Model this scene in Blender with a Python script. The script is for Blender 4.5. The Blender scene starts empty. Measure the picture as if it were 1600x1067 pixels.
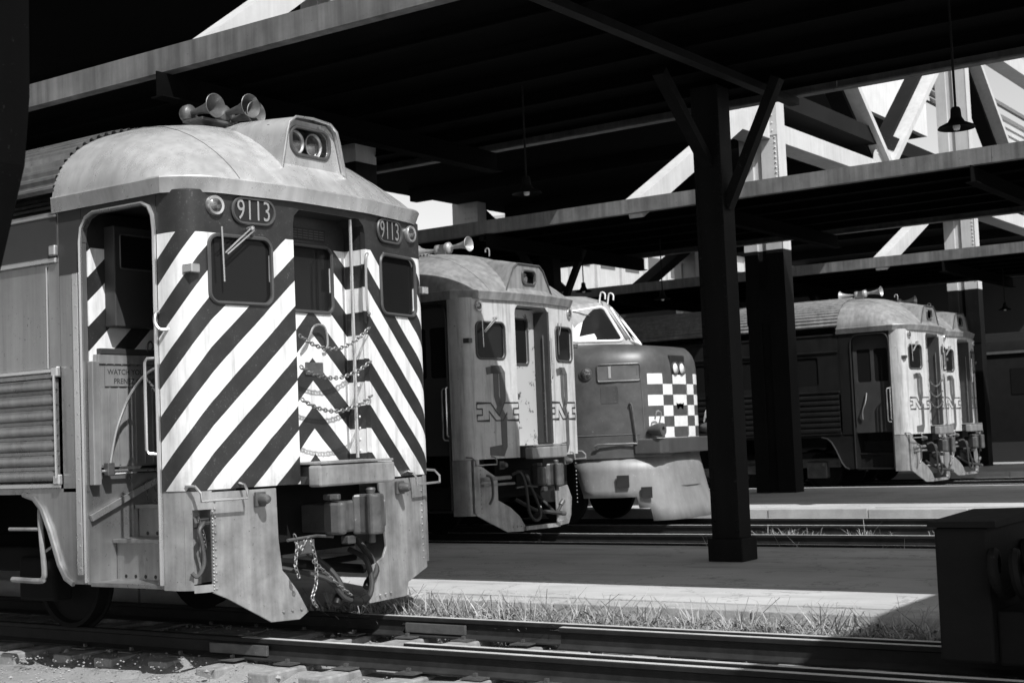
import bpy, bmesh, math, random
from mathutils import Vector, Matrix
random.seed(7)
scene = bpy.context.scene
COL = scene.collection
R = math.radians

# ------------------------------------------------------------------ camera
cam = bpy.data.cameras.new('camera'); camo = bpy.data.objects.new('camera', cam); COL.objects.link(camo)
cam.sensor_width = 36.0; cam.lens = 50.0; cam.clip_end = 2000; cam.clip_start = 0.05
F_, P0x, P0y = 2222.0, 800.0, 533.5
_a = Vector((-2415 - P0x, 813 - P0y, F_)).normalized()
_b = Vector((1000.0, 813 - P0y - 0.041 * (1000 + 2415 + P0x), F_))
_X = -_a
_Z = _a.cross(_b).normalized()
if _Z.y > 0: _Z = -_Z
_Y = _Z.cross(_X)
right = Vector((_X.x, _Y.x, _Z.x)); down = Vector((_X.y, _Y.y, _Z.y)); fwd = Vector((_X.z, _Y.z, _Z.z))
mw = Matrix.Identity(4)
for i in range(3):
    mw[i][0] = right[i]; mw[i][1] = -down[i]; mw[i][2] = -fwd[i]
mw.translation = Vector((0, 0, 1.552))
camo.matrix_world = mw
cam.dof.use_dof = True; cam.dof.focus_distance = 12.0; cam.dof.aperture_fstop = 4.5
scene.camera = camo
scene.render.resolution_x = 1024; scene.render.resolution_y = 682

# ------------------------------------------------------------------ light
SUN = Vector((0.77, -0.40, 1.0)).normalized()
world = bpy.data.worlds.new('World'); scene.world = world; world.use_nodes = True
wn = world.node_tree; wn.nodes.clear()
sky = wn.nodes.new('ShaderNodeTexSky'); sky.sky_type = 'NISHITA'; sky.sun_disc = False
sky.sun_elevation = math.asin(SUN.z); sky.sun_rotation = math.atan2(SUN.x, SUN.y)
bw = wn.nodes.new('ShaderNodeRGBToBW'); bg = wn.nodes.new('ShaderNodeBackground'); wo = wn.nodes.new('ShaderNodeOutputWorld')
bg.inputs[1].default_value = 0.15
wn.links.new(sky.outputs[0], bw.inputs[0]); wn.links.new(bw.outputs[0], bg.inputs[0]); wn.links.new(bg.outputs[0], wo.inputs[0])
sl = bpy.data.lights.new('sun', 'SUN'); sl.energy = 4.3; sl.angle = R(0.5); sl.color = (1, 1, 1)
so = bpy.data.objects.new('sun', sl); COL.objects.link(so)
so.rotation_euler = SUN.to_track_quat('Z', 'Y').to_euler(); so.location = (10, -5, 30)
vs = scene.view_settings; vs.view_transform = 'Standard'; vs.look = 'None'; vs.gamma = 1; vs.use_curve_mapping = False
vs.exposure = 0.36

# ------------------------------------------------------------------ materials
class NT:
    def __init__(s, name):
        s.m = bpy.data.materials.new(name); s.m.use_nodes = True; s.t = s.m.node_tree; s.t.nodes.clear()
        s.out = s.n('ShaderNodeOutputMaterial'); s.b = s.n('ShaderNodeBsdfPrincipled'); s.l(s.b.outputs[0], s.out.inputs[0])
        s.tc = s.n('ShaderNodeTexCoord'); s.co = s.tc.outputs['Object']
    def n(s, k, **kw):
        x = s.t.nodes.new(k)
        for a, v in kw.items(): setattr(x, a, v)
        return x
    def l(s, a, b): s.t.links.new(a, b)
    def math(s, op, a, b=None, c=None):
        x = s.n('ShaderNodeMath', operation=op)
        for i, v in enumerate((a, b, c)):
            if v is None: continue
            if isinstance(v, (int, float)): x.inputs[i].default_value = v
            else: s.l(v, x.inputs[i])
        return x.outputs[0]
    def noise(s, scale, detail=4, rough=.6, vec=None, sc=None):
        x = s.n('ShaderNodeTexNoise'); x.inputs['Scale'].default_value = scale
        x.inputs['Detail'].default_value = detail; x.inputs['Roughness'].default_value = rough
        v = vec or s.co
        if sc:
            m = s.n('ShaderNodeMapping'); m.inputs['Scale'].default_value = sc; s.l(v, m.inputs[0]); v = m.outputs[0]
        s.l(v, x.inputs['Vector']); return x.outputs[0]
    def remap(s, v, a, b, c, d):
        x = s.n('ShaderNodeMapRange'); x.inputs[1].default_value = a; x.inputs[2].default_value = b
        x.inputs[3].default_value = c; x.inputs[4].default_value = d; s.l(v, x.inputs[0]); return x.outputs[0]
    def mix(s, f, a, b):
        x = s.n('ShaderNodeMix', data_type='FLOAT')
        for i, v in ((0, f), (2, a), (3, b)):
            if isinstance(v, (int, float)): x.inputs[i].default_value = v
            else: s.l(v, x.inputs[i])
        return x.outputs[0]
    def color(s, v):
        c = s.n('ShaderNodeCombineColor')
        for i in range(3): s.l(v, c.inputs[i])
        s.l(c.outputs[0], s.b.inputs['Base Color'])
    def rough(s, v):
        if isinstance(v, (int, float)): s.b.inputs['Roughness'].default_value = v
        else: s.l(v, s.b.inputs['Roughness'])
    def bump(s, v, strength, dist=.01):
        x = s.n('ShaderNodeBump'); x.inputs['Strength'].default_value = strength; x.inputs['Distance'].default_value = dist
        s.l(v, x.inputs['Height']); s.l(x.outputs[0], s.b.inputs['Normal'])

def mat(name, col, rough=.6, metal=0., var=.25, scale=3., bump=.08, bscale=40., streak=0., speck=0., spec=.5):
    s = NT(name)
    n1 = s.noise(scale, 6, .65)
    v = s.math('MULTIPLY', s.remap(n1, .25, .75, 1 - var, 1 + var), col)
    if streak:
        n2 = s.noise(1.0, 5, .6, sc=(9, 9, .5))
        v = s.math('MULTIPLY', v, s.remap(n2, .35, .7, 1 + streak * .3, 1 - streak))
    if speck:
        n3 = s.noise(28, 3, .7)
        v = s.mix(s.remap(n3, .66, .72, 0, 1), v, speck)
    s.color(v)
    s.b.inputs['Metallic'].default_value = metal
    s.b.inputs['Specular IOR Level'].default_value = spec
    s.rough(s.remap(n1, .2, .8, max(.05, rough - .12), min(1, rough + .12)))
    if bump: s.bump(s.noise(bscale, 4), bump)
    return s.m

def stripe_mat(name, axis='y'):
    s = NT(name)
    sep = s.n('ShaderNodeSeparateXYZ'); s.l(s.co, sep.inputs[0])
    X, Y, Z = sep.outputs
    wob = s.math('MULTIPLY', s.math('SUBTRACT', s.noise(1.6, 2), .5), .035)
    aY = s.math('ABSOLUTE', Y)
    if axis == 'y':   # measured along the sheet, so that the bands keep falling round the corner
        back = s.math('MULTIPLY', s.math('MAXIMUM', s.math('SUBTRACT', s.math('MULTIPLY', X, -1.0), .125), 0.0), s.math('GREATER_THAN', aY, 1.2))
        aY = s.math('ADD', aY, back)
    t = s.math('ADD', Z, s.math('MULTIPLY', aY, .93))
    t = s.math('ADD', t, wob)
    fr = s.math('FRACT', s.math('DIVIDE', s.math('SUBTRACT', 3.55 + .416 * 8, t), .416))
    dark = s.math('LESS_THAN', fr, .485)
    top = s.math('GREATER_THAN', Z, 3.262)
    dark = s.math('MAXIMUM', dark, top)
    n1 = s.noise(5, 6, .7); n2 = s.noise(60, 3, .7); n3 = s.noise(2.2, 4, .6, sc=(6, 6, .6))
    white = s.remap(n1, .3, .7, .70, .84)
    white = s.math('MULTIPLY', white, s.remap(n3, .48, .76, 1, .60))
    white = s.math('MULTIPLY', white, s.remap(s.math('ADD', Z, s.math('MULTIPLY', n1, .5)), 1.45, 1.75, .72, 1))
    dk = s.remap(n1, .3, .7, .017, .032)
    dk = s.mix(s.math('MULTIPLY', s.remap(n2, .60, .68, 0, 1), s.remap(n1, .45, .62, 0, 1)), dk, .13)
    white = s.mix(s.remap(n2, .71, .74, 0, .5), white, .3)
    col = s.mix(dark, white, dk)
    s.color(col); s.rough(s.mix(dark, .5, .38)); s.bump(s.noise(14, 3), .05)
    return s.m

def face_mat(name, base):
    # aluminium paint gone chalky, streaked and chipped
    s = NT(name)
    n1 = s.noise(3, 6, .7); n2 = s.noise(1.4, 5, .65, sc=(9, 9, .7)); n3 = s.noise(22, 4, .7)
    v = s.math('MULTIPLY', s.remap(n1, .3, .7, .85, 1.12), base)
    v = s.math('MULTIPLY', v, s.remap(n2, .48, .75, 1.05, .5))
    v = s.mix(s.math('MULTIPLY', s.remap(n3, .62, .68, 0, 1), s.remap(n1, .5, .6, 0, 1)), v, .12)
    s.color(v); s.rough(.55); s.bump(n3, .06); return s.m

def peel_mat(name):
    s = NT(name)
    n1 = s.noise(3.5, 7, .72); n2 = s.noise(16, 5, .7)
    f = s.remap(s.math('ADD', s.math('MULTIPLY', n1, .7), s.math('MULTIPLY', n2, .3)), .555, .575, 0, 1)
    s.color(s.mix(f, .40, .06)); s.rough(.55); s.bump(f, .1); return s.m

def checker_mat(name):
    s = NT(name)
    sep = s.n('ShaderNodeSeparateXYZ'); s.l(s.co, sep.inputs[0]); X, Y, Z = sep.outputs
    cy = s.math('GREATER_THAN', Y, -.56)
    for th in (-.24, .24, .52): cy = s.math('ADD', cy, s.math('GREATER_THAN', Y, th))
    cz = s.math('FLOOR', s.math('DIVIDE', Z, .178))
    ck = s.math('MODULO', s.math('ADD', cy, cz), 2.0)
    m = s.math('MULTIPLY', s.math('GREATER_THAN', Z, 1.4), s.math('LESS_THAN', Z, 2.49))
    m = s.math('MULTIPLY', m, s.math('LESS_THAN', s.math('ABSOLUTE', Y), .87))
    m = s.math('MULTIPLY', m, s.math('GREATER_THAN', X, -.42))
    n1 = s.noise(4, 6, .7); n3 = s.noise(20, 4, .7)
    base = s.remap(n1, .3, .7, .045, .085)
    base = s.mix(s.math('MULTIPLY', s.remap(n3, .64, .7, 0, .6), s.remap(n1, .5, .6, 0, 1)), base, .25)
    wh = s.remap(n1, .3, .7, .6, .78)
    s.color(s.mix(s.math('MULTIPLY', ck, m), base, wh)); s.rough(.42); s.bump(n1, .05); return s.m

def ground_mat(name, a, b, scale=1.2, grain=60, bstr=.5, stain=0, dist=.02):
    s = NT(name)
    n1 = s.noise(scale, 8, .7); n2 = s.noise(grain, 4, .75); n3 = s.noise(scale * .35, 4, .6)
    v = s.remap(s.math('ADD', s.math('MULTIPLY', n1, .55), s.math('MULTIPLY', n2, .45)), .3, .7, a, b)
    v = s.math('MULTIPLY', v, s.remap(n3, .3, .7, .82, 1.15))
    if stain: v = s.math('MULTIPLY', v, s.remap(s.noise(scale * 1.7, 5, .6, sc=(.35, 1.5, 1)), .52, .72, 1, 1 - stain))
    if stain:
        cr = s.math('ABSOLUTE', s.math('SUBTRACT', s.noise(.55, 7, .62), .5))
        v = s.math('MULTIPLY', v, s.remap(cr, .0, .006, .55, 1))
        v = s.math('MULTIPLY', v, s.remap(s.noise(7, 3, .6), .68, .74, 1, .72))
    s.color(v); s.rough(.9); s.b.inputs['Specular IOR Level'].default_value = .2
    s.bump(s.math('ADD', s.math('MULTIPLY', n1, .5), s.math('MULTIPLY', n2, .5)), bstr, dist); return s.m

def glass_mat(name, col=.012, rough=.06):
    s = NT(name); s.b.inputs['Base Color'].default_value = (col, col, col, 1)
    s.rough(s.remap(s.noise(3, 4), .3, .8, rough, rough + .12)); s.b.inputs['Specular IOR Level'].default_value = .14
    return s.m

MT = dict(
    leaf=mat('weed_leaves', .10, .6, 0, .6, 9, 0),
    cabpaint=mat('loco_cab_paint', .32, .5, .1, .25, 2, .05, 40, streak=.3, speck=.2),
    stripe=stripe_mat('chevron_paint'), stripe2=stripe_mat('diagonal_paint', 'x'),
    bmface=face_mat('weathered_aluminium_paint', .47),
    peel=peel_mat('peeling_door_paint'), checker=checker_mat('nose_paint'),
    steel=mat('stainless_steel', .34, .32, .72, .22, 2.5, .04, 30, streak=.25, speck=.15),
    roof=mat('roof_steel', .64, .28, .55, .16, 1.8, .03, 30, streak=.22, speck=.3),
    roof2=mat('dull_roof_metal', .30, .48, .35, .25, 1.8, .04, 30, streak=.35),
    darksteel=mat('shade_darkened_steel', .022, .45, .5, .2, 2, .04, 50, streak=.25),  # side steel darkened to stand for the shade on the far railcars
    wing=mat('pilot_plate_paint', .34, .42, .42, .42, 3.2, .12, 7, streak=.35, speck=.12),
    trim=mat('bright_trim', .62, .3, .8, .1, 5, .02),
    dark=mat('dark_underframe', .01, .85, 0, .3, 4, .1, spec=.1),
    iron=mat('oily_iron', .10, .45, .35, .45, 6, .15, 60, speck=.2),
    interior=mat('vestibule_paint', .035, .6, 0, .2, 3, .03),
    door=mat('ribbed_door_metal', .34, .45, .4, .25, 3, .04, streak=.3),
    rubber=mat('window_gasket', .06, .45, 0, .15, 6, .02),
    glass=glass_mat('window_glass'), lens=mat('lamp_lens', .22, .1, .8, .6, 22, .25, 25),
    black=mat('black_board', .012, .5, 0, .2, 5, 0), white=mat('white_paint', .74, .5, 0, .12, 5, .03),
    greyp=mat('logo_grey_paint', .09, .55, 0, .25, 6, .03), logoblk=mat('logo_black_paint', .03, .5, 0, .3, 6, .03),
    chain=mat('chain_metal', .2, .5, .5, .3, 20, .0),
    hose=mat('rubber_hose', .03, .7, 0, .3, 8, .05),
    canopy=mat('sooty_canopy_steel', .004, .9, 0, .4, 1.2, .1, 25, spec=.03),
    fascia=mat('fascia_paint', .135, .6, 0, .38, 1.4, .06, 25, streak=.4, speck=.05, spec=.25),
    column=mat('dark_column_paint', .008, .62, 0, .35, 1.5, .1, 30, streak=.3, speck=.05, spec=.12),
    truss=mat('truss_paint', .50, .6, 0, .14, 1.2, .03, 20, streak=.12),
    deck=mat('dark_viaduct_tone', .012, .85, 0, .4, .6, .1, spec=.1),  # dark tone; on far chords, braces and webs it stands for shade
    concrete=mat('pale_concrete', .62, .8, 0, .12, .6, .08, 15, streak=.15),
    panelw=mat('pale_building_panel', .45, .8, 0, .15, .5, .05, streak=.2),
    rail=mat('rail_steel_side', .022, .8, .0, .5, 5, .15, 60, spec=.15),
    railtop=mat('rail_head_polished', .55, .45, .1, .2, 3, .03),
    tie=mat('weathered_timber', .27, .85, 0, .45, 5, .5, 18, streak=.3),
    ground=ground_mat('cinder_ground', .17, .40, 1.4, 70, .8, .35),
    asphalt=ground_mat('platform_asphalt', .40, .54, 1.1, 90, .35, .30, .008),
    kerb=ground_mat('granite_kerb', .30, .46, 4, 80, .6),
    stone=ground_mat('ballast_stone', .18, .4, 6, 60, .3),
    grass=mat('dry_grass', .32, .7, 0, .75, 5, 0), bark=mat('dark_timber_block', .012, .8, 0, .4, 4, .3, 20, spec=.15),
    locoskirt=mat('loco_skirt_paint', .20, .5, .1, .22, 2, .03, 40, streak=.15, speck=.4),
    locodark=mat('loco_body_paint', .055, .42, 0, .25, 2, .05, 40, streak=.2, speck=.15),
    wall=mat('dark_backdrop_brick', .015, .9, 0, .4, 1, .2),
    bulb=mat('frosted_bulb', .7, .3, 0, .05, 3, 0),
)

# ------------------------------------------------------------------ mesh helpers
class MB:
    def __init__(s): s.v = []; s.f = []
    def add(s, vs_, fs):
        o = len(s.v); s.v += [tuple(p) for p in vs_]; s.f += [tuple(i + o for i in f) for f in fs]; return s
    def box(s, lo, hi):
        x0, y0, z0 = lo; x1, y1, z1 = hi
        return s.add([(x0,y0,z0),(x1,y0,z0),(x1,y1,z0),(x0,y1,z0),(x0,y0,z1),(x1,y0,z1),(x1,y1,z1),(x0,y1,z1)],
            [(0,3,2,1),(4,5,6,7),(0,1,5,4),(1,2,6,5),(2,3,7,6),(3,0,4,7)])
    def bar(s, a, b, w, h, up=(0, 0, 1)):
        a = Vector(a); b = Vector(b); d = (b - a).normalized(); u = Vector(up)
        if abs(d.dot(u)) > .98: u = Vector((1, 0, 0))
        sx = d.cross(u).normalized(); sz = sx.cross(d)
        P = []
        for p in (a, b):
            for i, j in ((-1,-1),(1,-1),(1,1),(-1,1)): P.append(p + sx * w * .5 * i + sz * h * .5 * j)
        return s.add(P, [(3,2,1,0),(4,5,6,7),(0,1,5,4),(1,2,6,5),(2,3,7,6),(3,0,4,7)])
    def tube(s, path, r, n=8, closed=False, cap=True):
        path = [Vector(p) for p in path]; m = len(path); rings = []
        prev = None
        for i, p in enumerate(path):
            if closed: d = path[(i + 1) % m] - path[i - 1]
            else: d = path[min(i + 1, m - 1)] - path[max(i - 1, 0)]
            d = d.normalized()
            if prev is None:
                u = Vector((0, 0, 1)) if abs(d.z) < .9 else Vector((1, 0, 0))
                sx = d.cross(u).normalized()
            else:
                sx = (prev - d * prev.dot(d)).normalized()
            prev = sx; sy = d.cross(sx)
            rr = r[i] if isinstance(r, (list, tuple)) else r
            rings.append([p + sx * rr * math.cos(2*math.pi*k/n) + sy * rr * math.sin(2*math.pi*k/n) for k in range(n)])
        o = len(s.v); s.v += [tuple(q) for ring in rings for q in ring]
        for i in range(m if closed else m - 1):
            j = (i + 1) % m
            for k in range(n):
                s.f.append((o + i*n + k, o + i*n + (k+1) % n, o + j*n + (k+1) % n, o + j*n + k))
        if cap and not closed:
            s.f.append(tuple(o + k for k in reversed(range(n)))); s.f.append(tuple(o + (m-1)*n + k for k in range(n)))
        return s
    def lathe(s, prof, org, axis, n=16):
        org = Vector(org); ax = Vector(axis).normalized()
        u = Vector((0, 0, 1)) if abs(ax.z) < .9 else Vector((1, 0, 0))
        sx = ax.cross(u).normalized(); sy = ax.cross(sx); o = len(s.v)
        for (r, h) in prof:
            for k in range(n):
                a = 2 * math.pi * k / n; s.v.append(tuple(org + ax * h + sx * r * math.cos(a) + sy * r * math.sin(a)))
        for i in range(len(prof) - 1):
            for k in range(n): s.f.append((o+i*n+k, o+i*n+(k+1) % n, o+(i+1)*n+(k+1) % n, o+(i+1)*n+k))
        return s
    def loft(s, rings, close=True, cap=False):
        n = len(rings[0]); o = len(s.v)
        for r_ in rings: s.v += [tuple(p) for p in r_]
        for i in range(len(rings) - 1):
            for k in range(n if close else n - 1):
                s.f.append((o+i*n+k, o+i*n+(k+1) % n, o+(i+1)*n+(k+1) % n, o+(i+1)*n+k))
        if cap:
            s.f.append(tuple(o + k for k in reversed(range(n)))); s.f.append(tuple(o + (len(rings)-1)*n + k for k in range(n)))
        return s
    def plate(s, outer, holes, mp, nrm, th):
        """flat shape with holes in (a,b), mapped by mp to 3-D, given thickness th against nrm"""
        bm = bmesh.new(); loops = [outer] + list(holes); edges = []; vl = []
        for lp in loops:
            vv = [bm.verts.new((a, b, 0)) for a, b in lp]; vl.append(vv)
            for i in range(len(vv)): edges.append(bm.edges.new((vv[i], vv[(i+1) % len(vv)])))
        bmesh.ops.triangle_fill(bm, use_beauty=True, use_dissolve=False, edges=edges, normal=(0, 0, 1))
        bm.verts.index_update(); o = len(s.v); nv = len(bm.verts); N = Vector(nrm)
        bm.verts.ensure_lookup_table()
        for v in bm.verts: s.v.append(tuple(Vector(mp(v.co.x, v.co.y))))
        for v in bm.verts: s.v.append(tuple(Vector(mp(v.co.x, v.co.y)) - N * th))
        for f in bm.faces:
            ids = [v.index for v in f.verts]
            s.f.append(tuple(o + i for i in ids)); s.f.append(tuple(o + nv + i for i in reversed(ids)))
        for vv in vl:
            for i in range(len(vv)):
                a, b = vv[i].index, vv[(i+1) % len(vv)].index
                s.f.append((o + a, o + b, o + nv + b, o + nv + a))
        bm.free(); return s

def obj(name, mb, m, parent=None, smooth=False, bevel=0, angle=None):
    me = bpy.data.meshes.new(name); me.from_pydata(mb.v, [], mb.f); me.update()
    bm = bmesh.new(); bm.from_mesh(me); bmesh.ops.recalc_face_normals(bm, faces=bm.faces[:]); bm.to_mesh(me); bm.free()
    me.materials.append(MT[m] if isinstance(m, str) else m)
    o = bpy.data.objects.new(name, me); COL.objects.link(o)
    if parent: o.parent = parent
    if smooth:
        me.polygons.foreach_set('use_smooth', [True] * len(me.polygons))
        me.set_sharp_from_angle(angle=R(angle or 40))
    if bevel:
        b = o.modifiers.new('bevel', 'BEVEL'); b.width = bevel; b.segments = 2; b.limit_method = 'ANGLE'; b.angle_limit = R(40)
    return o
def tag(o, label=None, cat=None, group=None, kind=None):
    if label: o['label'] = label
    if cat: o['category'] = cat
    if group: o['group'] = group
    if kind: o['kind'] = kind
    return o
def thing(name, loc, label, cat, group=None):
    o = bpy.data.objects.new(name, None); COL.objects.link(o); o.location = loc; o.empty_display_size = .2
    return tag(o, label, cat, group)
def rrect(a0, a1, b0, b1, r, n=5):
    P = []
    for cx, cy, s0 in ((a1-r, b1-r, 0), (a0+r, b1-r, 90), (a0+r, b0+r, 180), (a1-r, b0+r, 270)):
        for k in range(n + 1):
            t = R(s0 + 90 * k / n); P.append((cx + r * math.cos(t), cy + r * math.sin(t)))
    return P
def circ(ca, cb, r, n=16): return [(ca + r*math.cos(2*math.pi*k/n), cb + r*math.sin(2*math.pi*k/n)) for k in range(n)]
def smoothpath(pts, n=6):
    P = [Vector(p) for p in pts]; out = []
    for i in range(len(P) - 1):
        p0 = P[max(i-1, 0)]; p1 = P[i]; p2 = P[i+1]; p3 = P[min(i+2, len(P)-1)]
        for k in range(n):
            t = k / n
            out.append(.5 * ((2*p1) + (p2-p0)*t + (2*p0-5*p1+4*p2-p3)*t*t + (3*p1-p0-3*p2+p3)*t**3))
    return out + [P[-1]]
def text_mb(txt, size, mp, extrude=0.004, weight=0.0, xs=1.0):
    cu = bpy.data.curves.new('txt', 'FONT'); cu.body = txt; cu.size = size; cu.align_x = 'CENTER'; cu.align_y = 'CENTER'
    cu.offset = weight; cu.extrude = 0; cu.resolution_u = 3
    to = bpy.data.objects.new('txt', cu); COL.objects.link(to)
    me = bpy.data.meshes.new_from_object(to.evaluated_get(bpy.context.evaluated_depsgraph_get()))
    mb = MB(); mb.add([mp(v.co.x * xs, v.co.y) for v in me.vertices], [tuple(p.vertices) for p in me.polygons])
    bpy.data.objects.remove(to); bpy.data.curves.remove(cu); bpy.data.meshes.remove(me)
    return mb
def strip2d(pts, w, mp, closed=False):
    """flat ribbon of width w along a 2-D polyline"""
    mb = MB(); P = [Vector((a, b)) for a, b in pts]; n = len(P); L = []
    for i in range(n):
        d = (P[(i+1) % n] - P[i-1]) if closed else (P[min(i+1, n-1)] - P[max(i-1, 0)])
        d = d.normalized(); nn = Vector((-d.y, d.x))
        k = 1.0
        if 0 < i < n-1 or closed:
            d1 = (P[i] - P[i-1]).normalized(); k = 1 / max(.5, abs(d1.dot(d)))
        L.append((P[i] + nn * w * .5 * k, P[i] - nn * w * .5 * k))
    vs_ = [mp(*q) for pr in L for q in pr]
    fs = [(2*i, 2*i+1, 2*((i+1) % n)+1, 2*((i+1) % n)) for i in range(n if closed else n-1)]
    return mb.add(vs_, fs)
def chain_mb(path, link=.045, r=.0055):
    mb = MB(); P = [Vector(p) for p in path]
    L = [0]
    for i in range(1, len(P)): L.append(L[-1] + (P[i]-P[i-1]).length)
    n = max(2, int(L[-1] / (link * .72)))
    for k in range(n):
        d = (k + .5) / n * L[-1]; i = max(j for j in range(len(L)) if L[j] <= d); i = min(i, len(P)-2)
        t = (d - L[i]) / max(1e-6, L[i+1]-L[i]); c = P[i].lerp(P[i+1], t); dr = (P[i+1]-P[i]).normalized()
        u = Vector((0,0,1)) if abs(dr.z) < .9 else Vector((1,0,0))
        a = dr.cross(u).normalized(); b = dr.cross(a); sd = a if k % 2 else b
        mb.tube([c + dr*link*.5*math.cos(q*math.pi/4) + sd*link*.3*math.sin(q*math.pi/4) for q in range(8)], r, 4, closed=True)
    return mb

# ------------------------------------------------------------------ layout (metres; rail head z = 0, x along the tracks, y across them)
YC = dict(a=9.16, b=18.1, c=21.4, d=32.7, e=36.0, f=46.2)
P1 = (10.82, 16.45, .05); P2 = (23.05, 30.9, .10); P3 = (38.0, 43.6, .10); PN = (-4.0, 6.0, -.12)
XL, XR = -70.0, 14.0

# ------------------------------------------------------------------ ground, platforms
g = MB(); N = 90
def gz(x, y):
    return -.215 - .10 * max(0, min(1, (8.15 - y) * 4)) + .025*math.sin(x*1.7+y*.6) + .018*math.sin(y*3.1-x*.8) + random.uniform(-.012, .012)
xs = [-400, -150, -70] + [-30 + i*.28 for i in range(130)] + [20, 80, 400]
ys = [-200, -60, -10] + [5.4 + i*.22 for i in range(28)] + [12.5, 16, 17, 18, 19, 20, 21, 22, 23.4, 31, 33, 35, 38, 50, 100, 400]
vs_ = [(x, y, gz(x, y) if (-30 <= x <= 7 and 5 < y < 24) else -.22) for x in xs for y in ys]
ny = len(ys)
g.add(vs_, [(i*ny+j, (i+1)*ny+j, (i+1)*ny+j+1, i*ny+j+1) for i in range(len(xs)-1) for j in range(ny-1)])
tag(obj('ground', g, 'ground', smooth=True), kind='structure')
def platform(p, kerbw, name='platform', x1=XR):
    y0, y1, z = p
    m = MB().box((XL, y0 + kerbw, -.6), (x1, y1 - kerbw, z))
    o = tag(obj(name, m, 'asphalt'), kind='structure')
    x = XL; rr = random.Random(3)
    while x < x1 - .1:
        L = min(rr.uniform(1.1, 2.1), x1 - x)
        if x > -32:
            k = MB().box((x + .006, y0 + rr.uniform(-.012, .012), -.5), (x + L - .006, y0 + kerbw - .004, z + rr.uniform(-.012, .004)))
            obj('kerb_stone', k, 'kerb' if kerbw > .1 else 'asphalt', o, bevel=.012)
        x += L
    far = MB().box((XL, y1 - kerbw + .004, -.5), (x1, y1, z - .003)); obj('kerb_edge', far, 'kerb', o)
    return o
platform(P1, .32); platform(P2, .4); platform(P3, .4)

# ------------------------------------------------------------------ railway tracks
def rail_mb(x0, x1, head=True):
    # cross-section of a flat-bottomed rail standing on z = -0.17
    prof = [(-.07,-.17),(.07,-.17),(.07,-.158),(.012,-.13),(.009,-.045),(.034,-.034),(.036,-.006),(.030,0),(-.030,0),(-.036,-.006),(-.034,-.034),(-.009,-.045),(-.012,-.13),(-.07,-.158)]
    return MB().loft([[(x, a, b) for a, b in prof] for x in (x0, x1)], cap=True)
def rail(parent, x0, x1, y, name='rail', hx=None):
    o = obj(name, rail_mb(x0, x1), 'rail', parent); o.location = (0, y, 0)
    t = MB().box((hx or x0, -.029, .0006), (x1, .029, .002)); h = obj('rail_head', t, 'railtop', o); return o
def track(yc, label, x0=-60, x1=10, tx0=-20, tx1=4, head=None, ties=True):
    t = thing('railway_track', (0, yc, 0), label, 'track')
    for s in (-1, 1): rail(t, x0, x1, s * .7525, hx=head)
    if ties:
        base = MB().box((-.115, -1.19, -.33), (.115, 1.19, -.172)); me = None
        x = tx0; i = 0; rr = random.Random(int(yc * 10))
        while x < tx1:
            if me is None:
                o = obj('sleeper', base, 'tie', t, bevel=.012); me = o.data
            else:
                o = bpy.data.objects.new('sleeper', me); COL.objects.link(o); o.parent = t
                b = o.modifiers.new('bevel', 'BEVEL'); b.width = .014; b.segments = 2
            o.location = (x + rr.uniform(-.03, .03), rr.uniform(-.07, .07), rr.uniform(-.02, .0)); o.rotation_euler = (rr.uniform(-.006, .006), 0, rr.uniform(-.03, .03))
            x += .615
    return t
t1 = track(YC['a'], 'weathered track with guard rails running under the striped railcar', x1=1.5, tx0=-16, tx1=1, head=-8.6)  # bright head left off under the railcar, so the rail darkens like its shade
rail(t1, -7.05, 1.2, -.7525 + .20, 'guard_rail'); rail(t1, -6.35, 1.2, .7525 - .19, 'guard_rail')
for k in range(13):
    x = -16 + .615 * (k + 9)
    for s in (-1, 1):
        p = MB().box((x - .09, s*.7525 - .19, -.168), (x + .09, s*.7525 + .19, -.158))
        for dy in (-.1, .1):
            p.box((x - .03, s*.7525 + dy - .014, -.158), (x - .004, s*.7525 + dy + .014, -.13))
        obj('tie_plate', p, 'iron', t1)
def joint(x, y, side):
    j = MB(); yy = y + side * .03
    j.box((x - .33, min(yy, yy + side*.028), -.135), (x + .33, max(yy, yy + side*.028), -.05))
    o = obj('joint_bar', j, 'iron', t1, bevel=.006)
    for k in (-.25, -.085, .085, .25):
        b = MB().lathe([(.0, .058), (.020, .056), (.024, .044), (.024, .026)], (x + k, y, -.092), (0, side, 0), 8); obj('bolt', b, 'iron', o, smooth=True)
joint(-8.62, -.7525, -1); joint(-7.75, .7525, -1)
track(YC['b'], 'track beside the asphalt platform under the weathered railcar with open end door', tx0=-14, tx1=1)
track(YC['c'], 'track along the granite kerb under the checkered nose locomotive', tx0=-14, tx1=1)
track(YC['d'], 'far track under the railcar behind the riveted column', ties=False)
track(YC['e'], 'far track beside the third platform under the outermost lit railcar', ties=False)
track(YC['f'], 'farthest track under the unlit coach', ties=False)

# ------------------------------------------------------------------ rail diesel cars
def fx(a): return -.15 * max(0, a - .46)
CORNER = []
for k in range(9):
    t = k / 8
    # quadratic curve from the facet to the side
    p0, p1, p2 = Vector((fx(1.33), 1.33)), Vector((fx(1.5), 1.515)), Vector((-.36, 1.525))
    CORNER.append((1-t)**2*p0 + 2*t*(1-t)*p1 + t*t*p2)
SIDE = 1.525
def roofA(a): return max(0, 1 - (abs(a) / 1.586) ** 2.5) ** .49
def roofB(d): return max(0, 1 - max(0, 1 - d / 1.35) ** 1.8) ** .82
def xfront(a):
    a = abs(a); return .06 - .15 * max(0, a - .46) - .25 * (max(0, (a - 1.15) / .435)) ** 2.6

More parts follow.
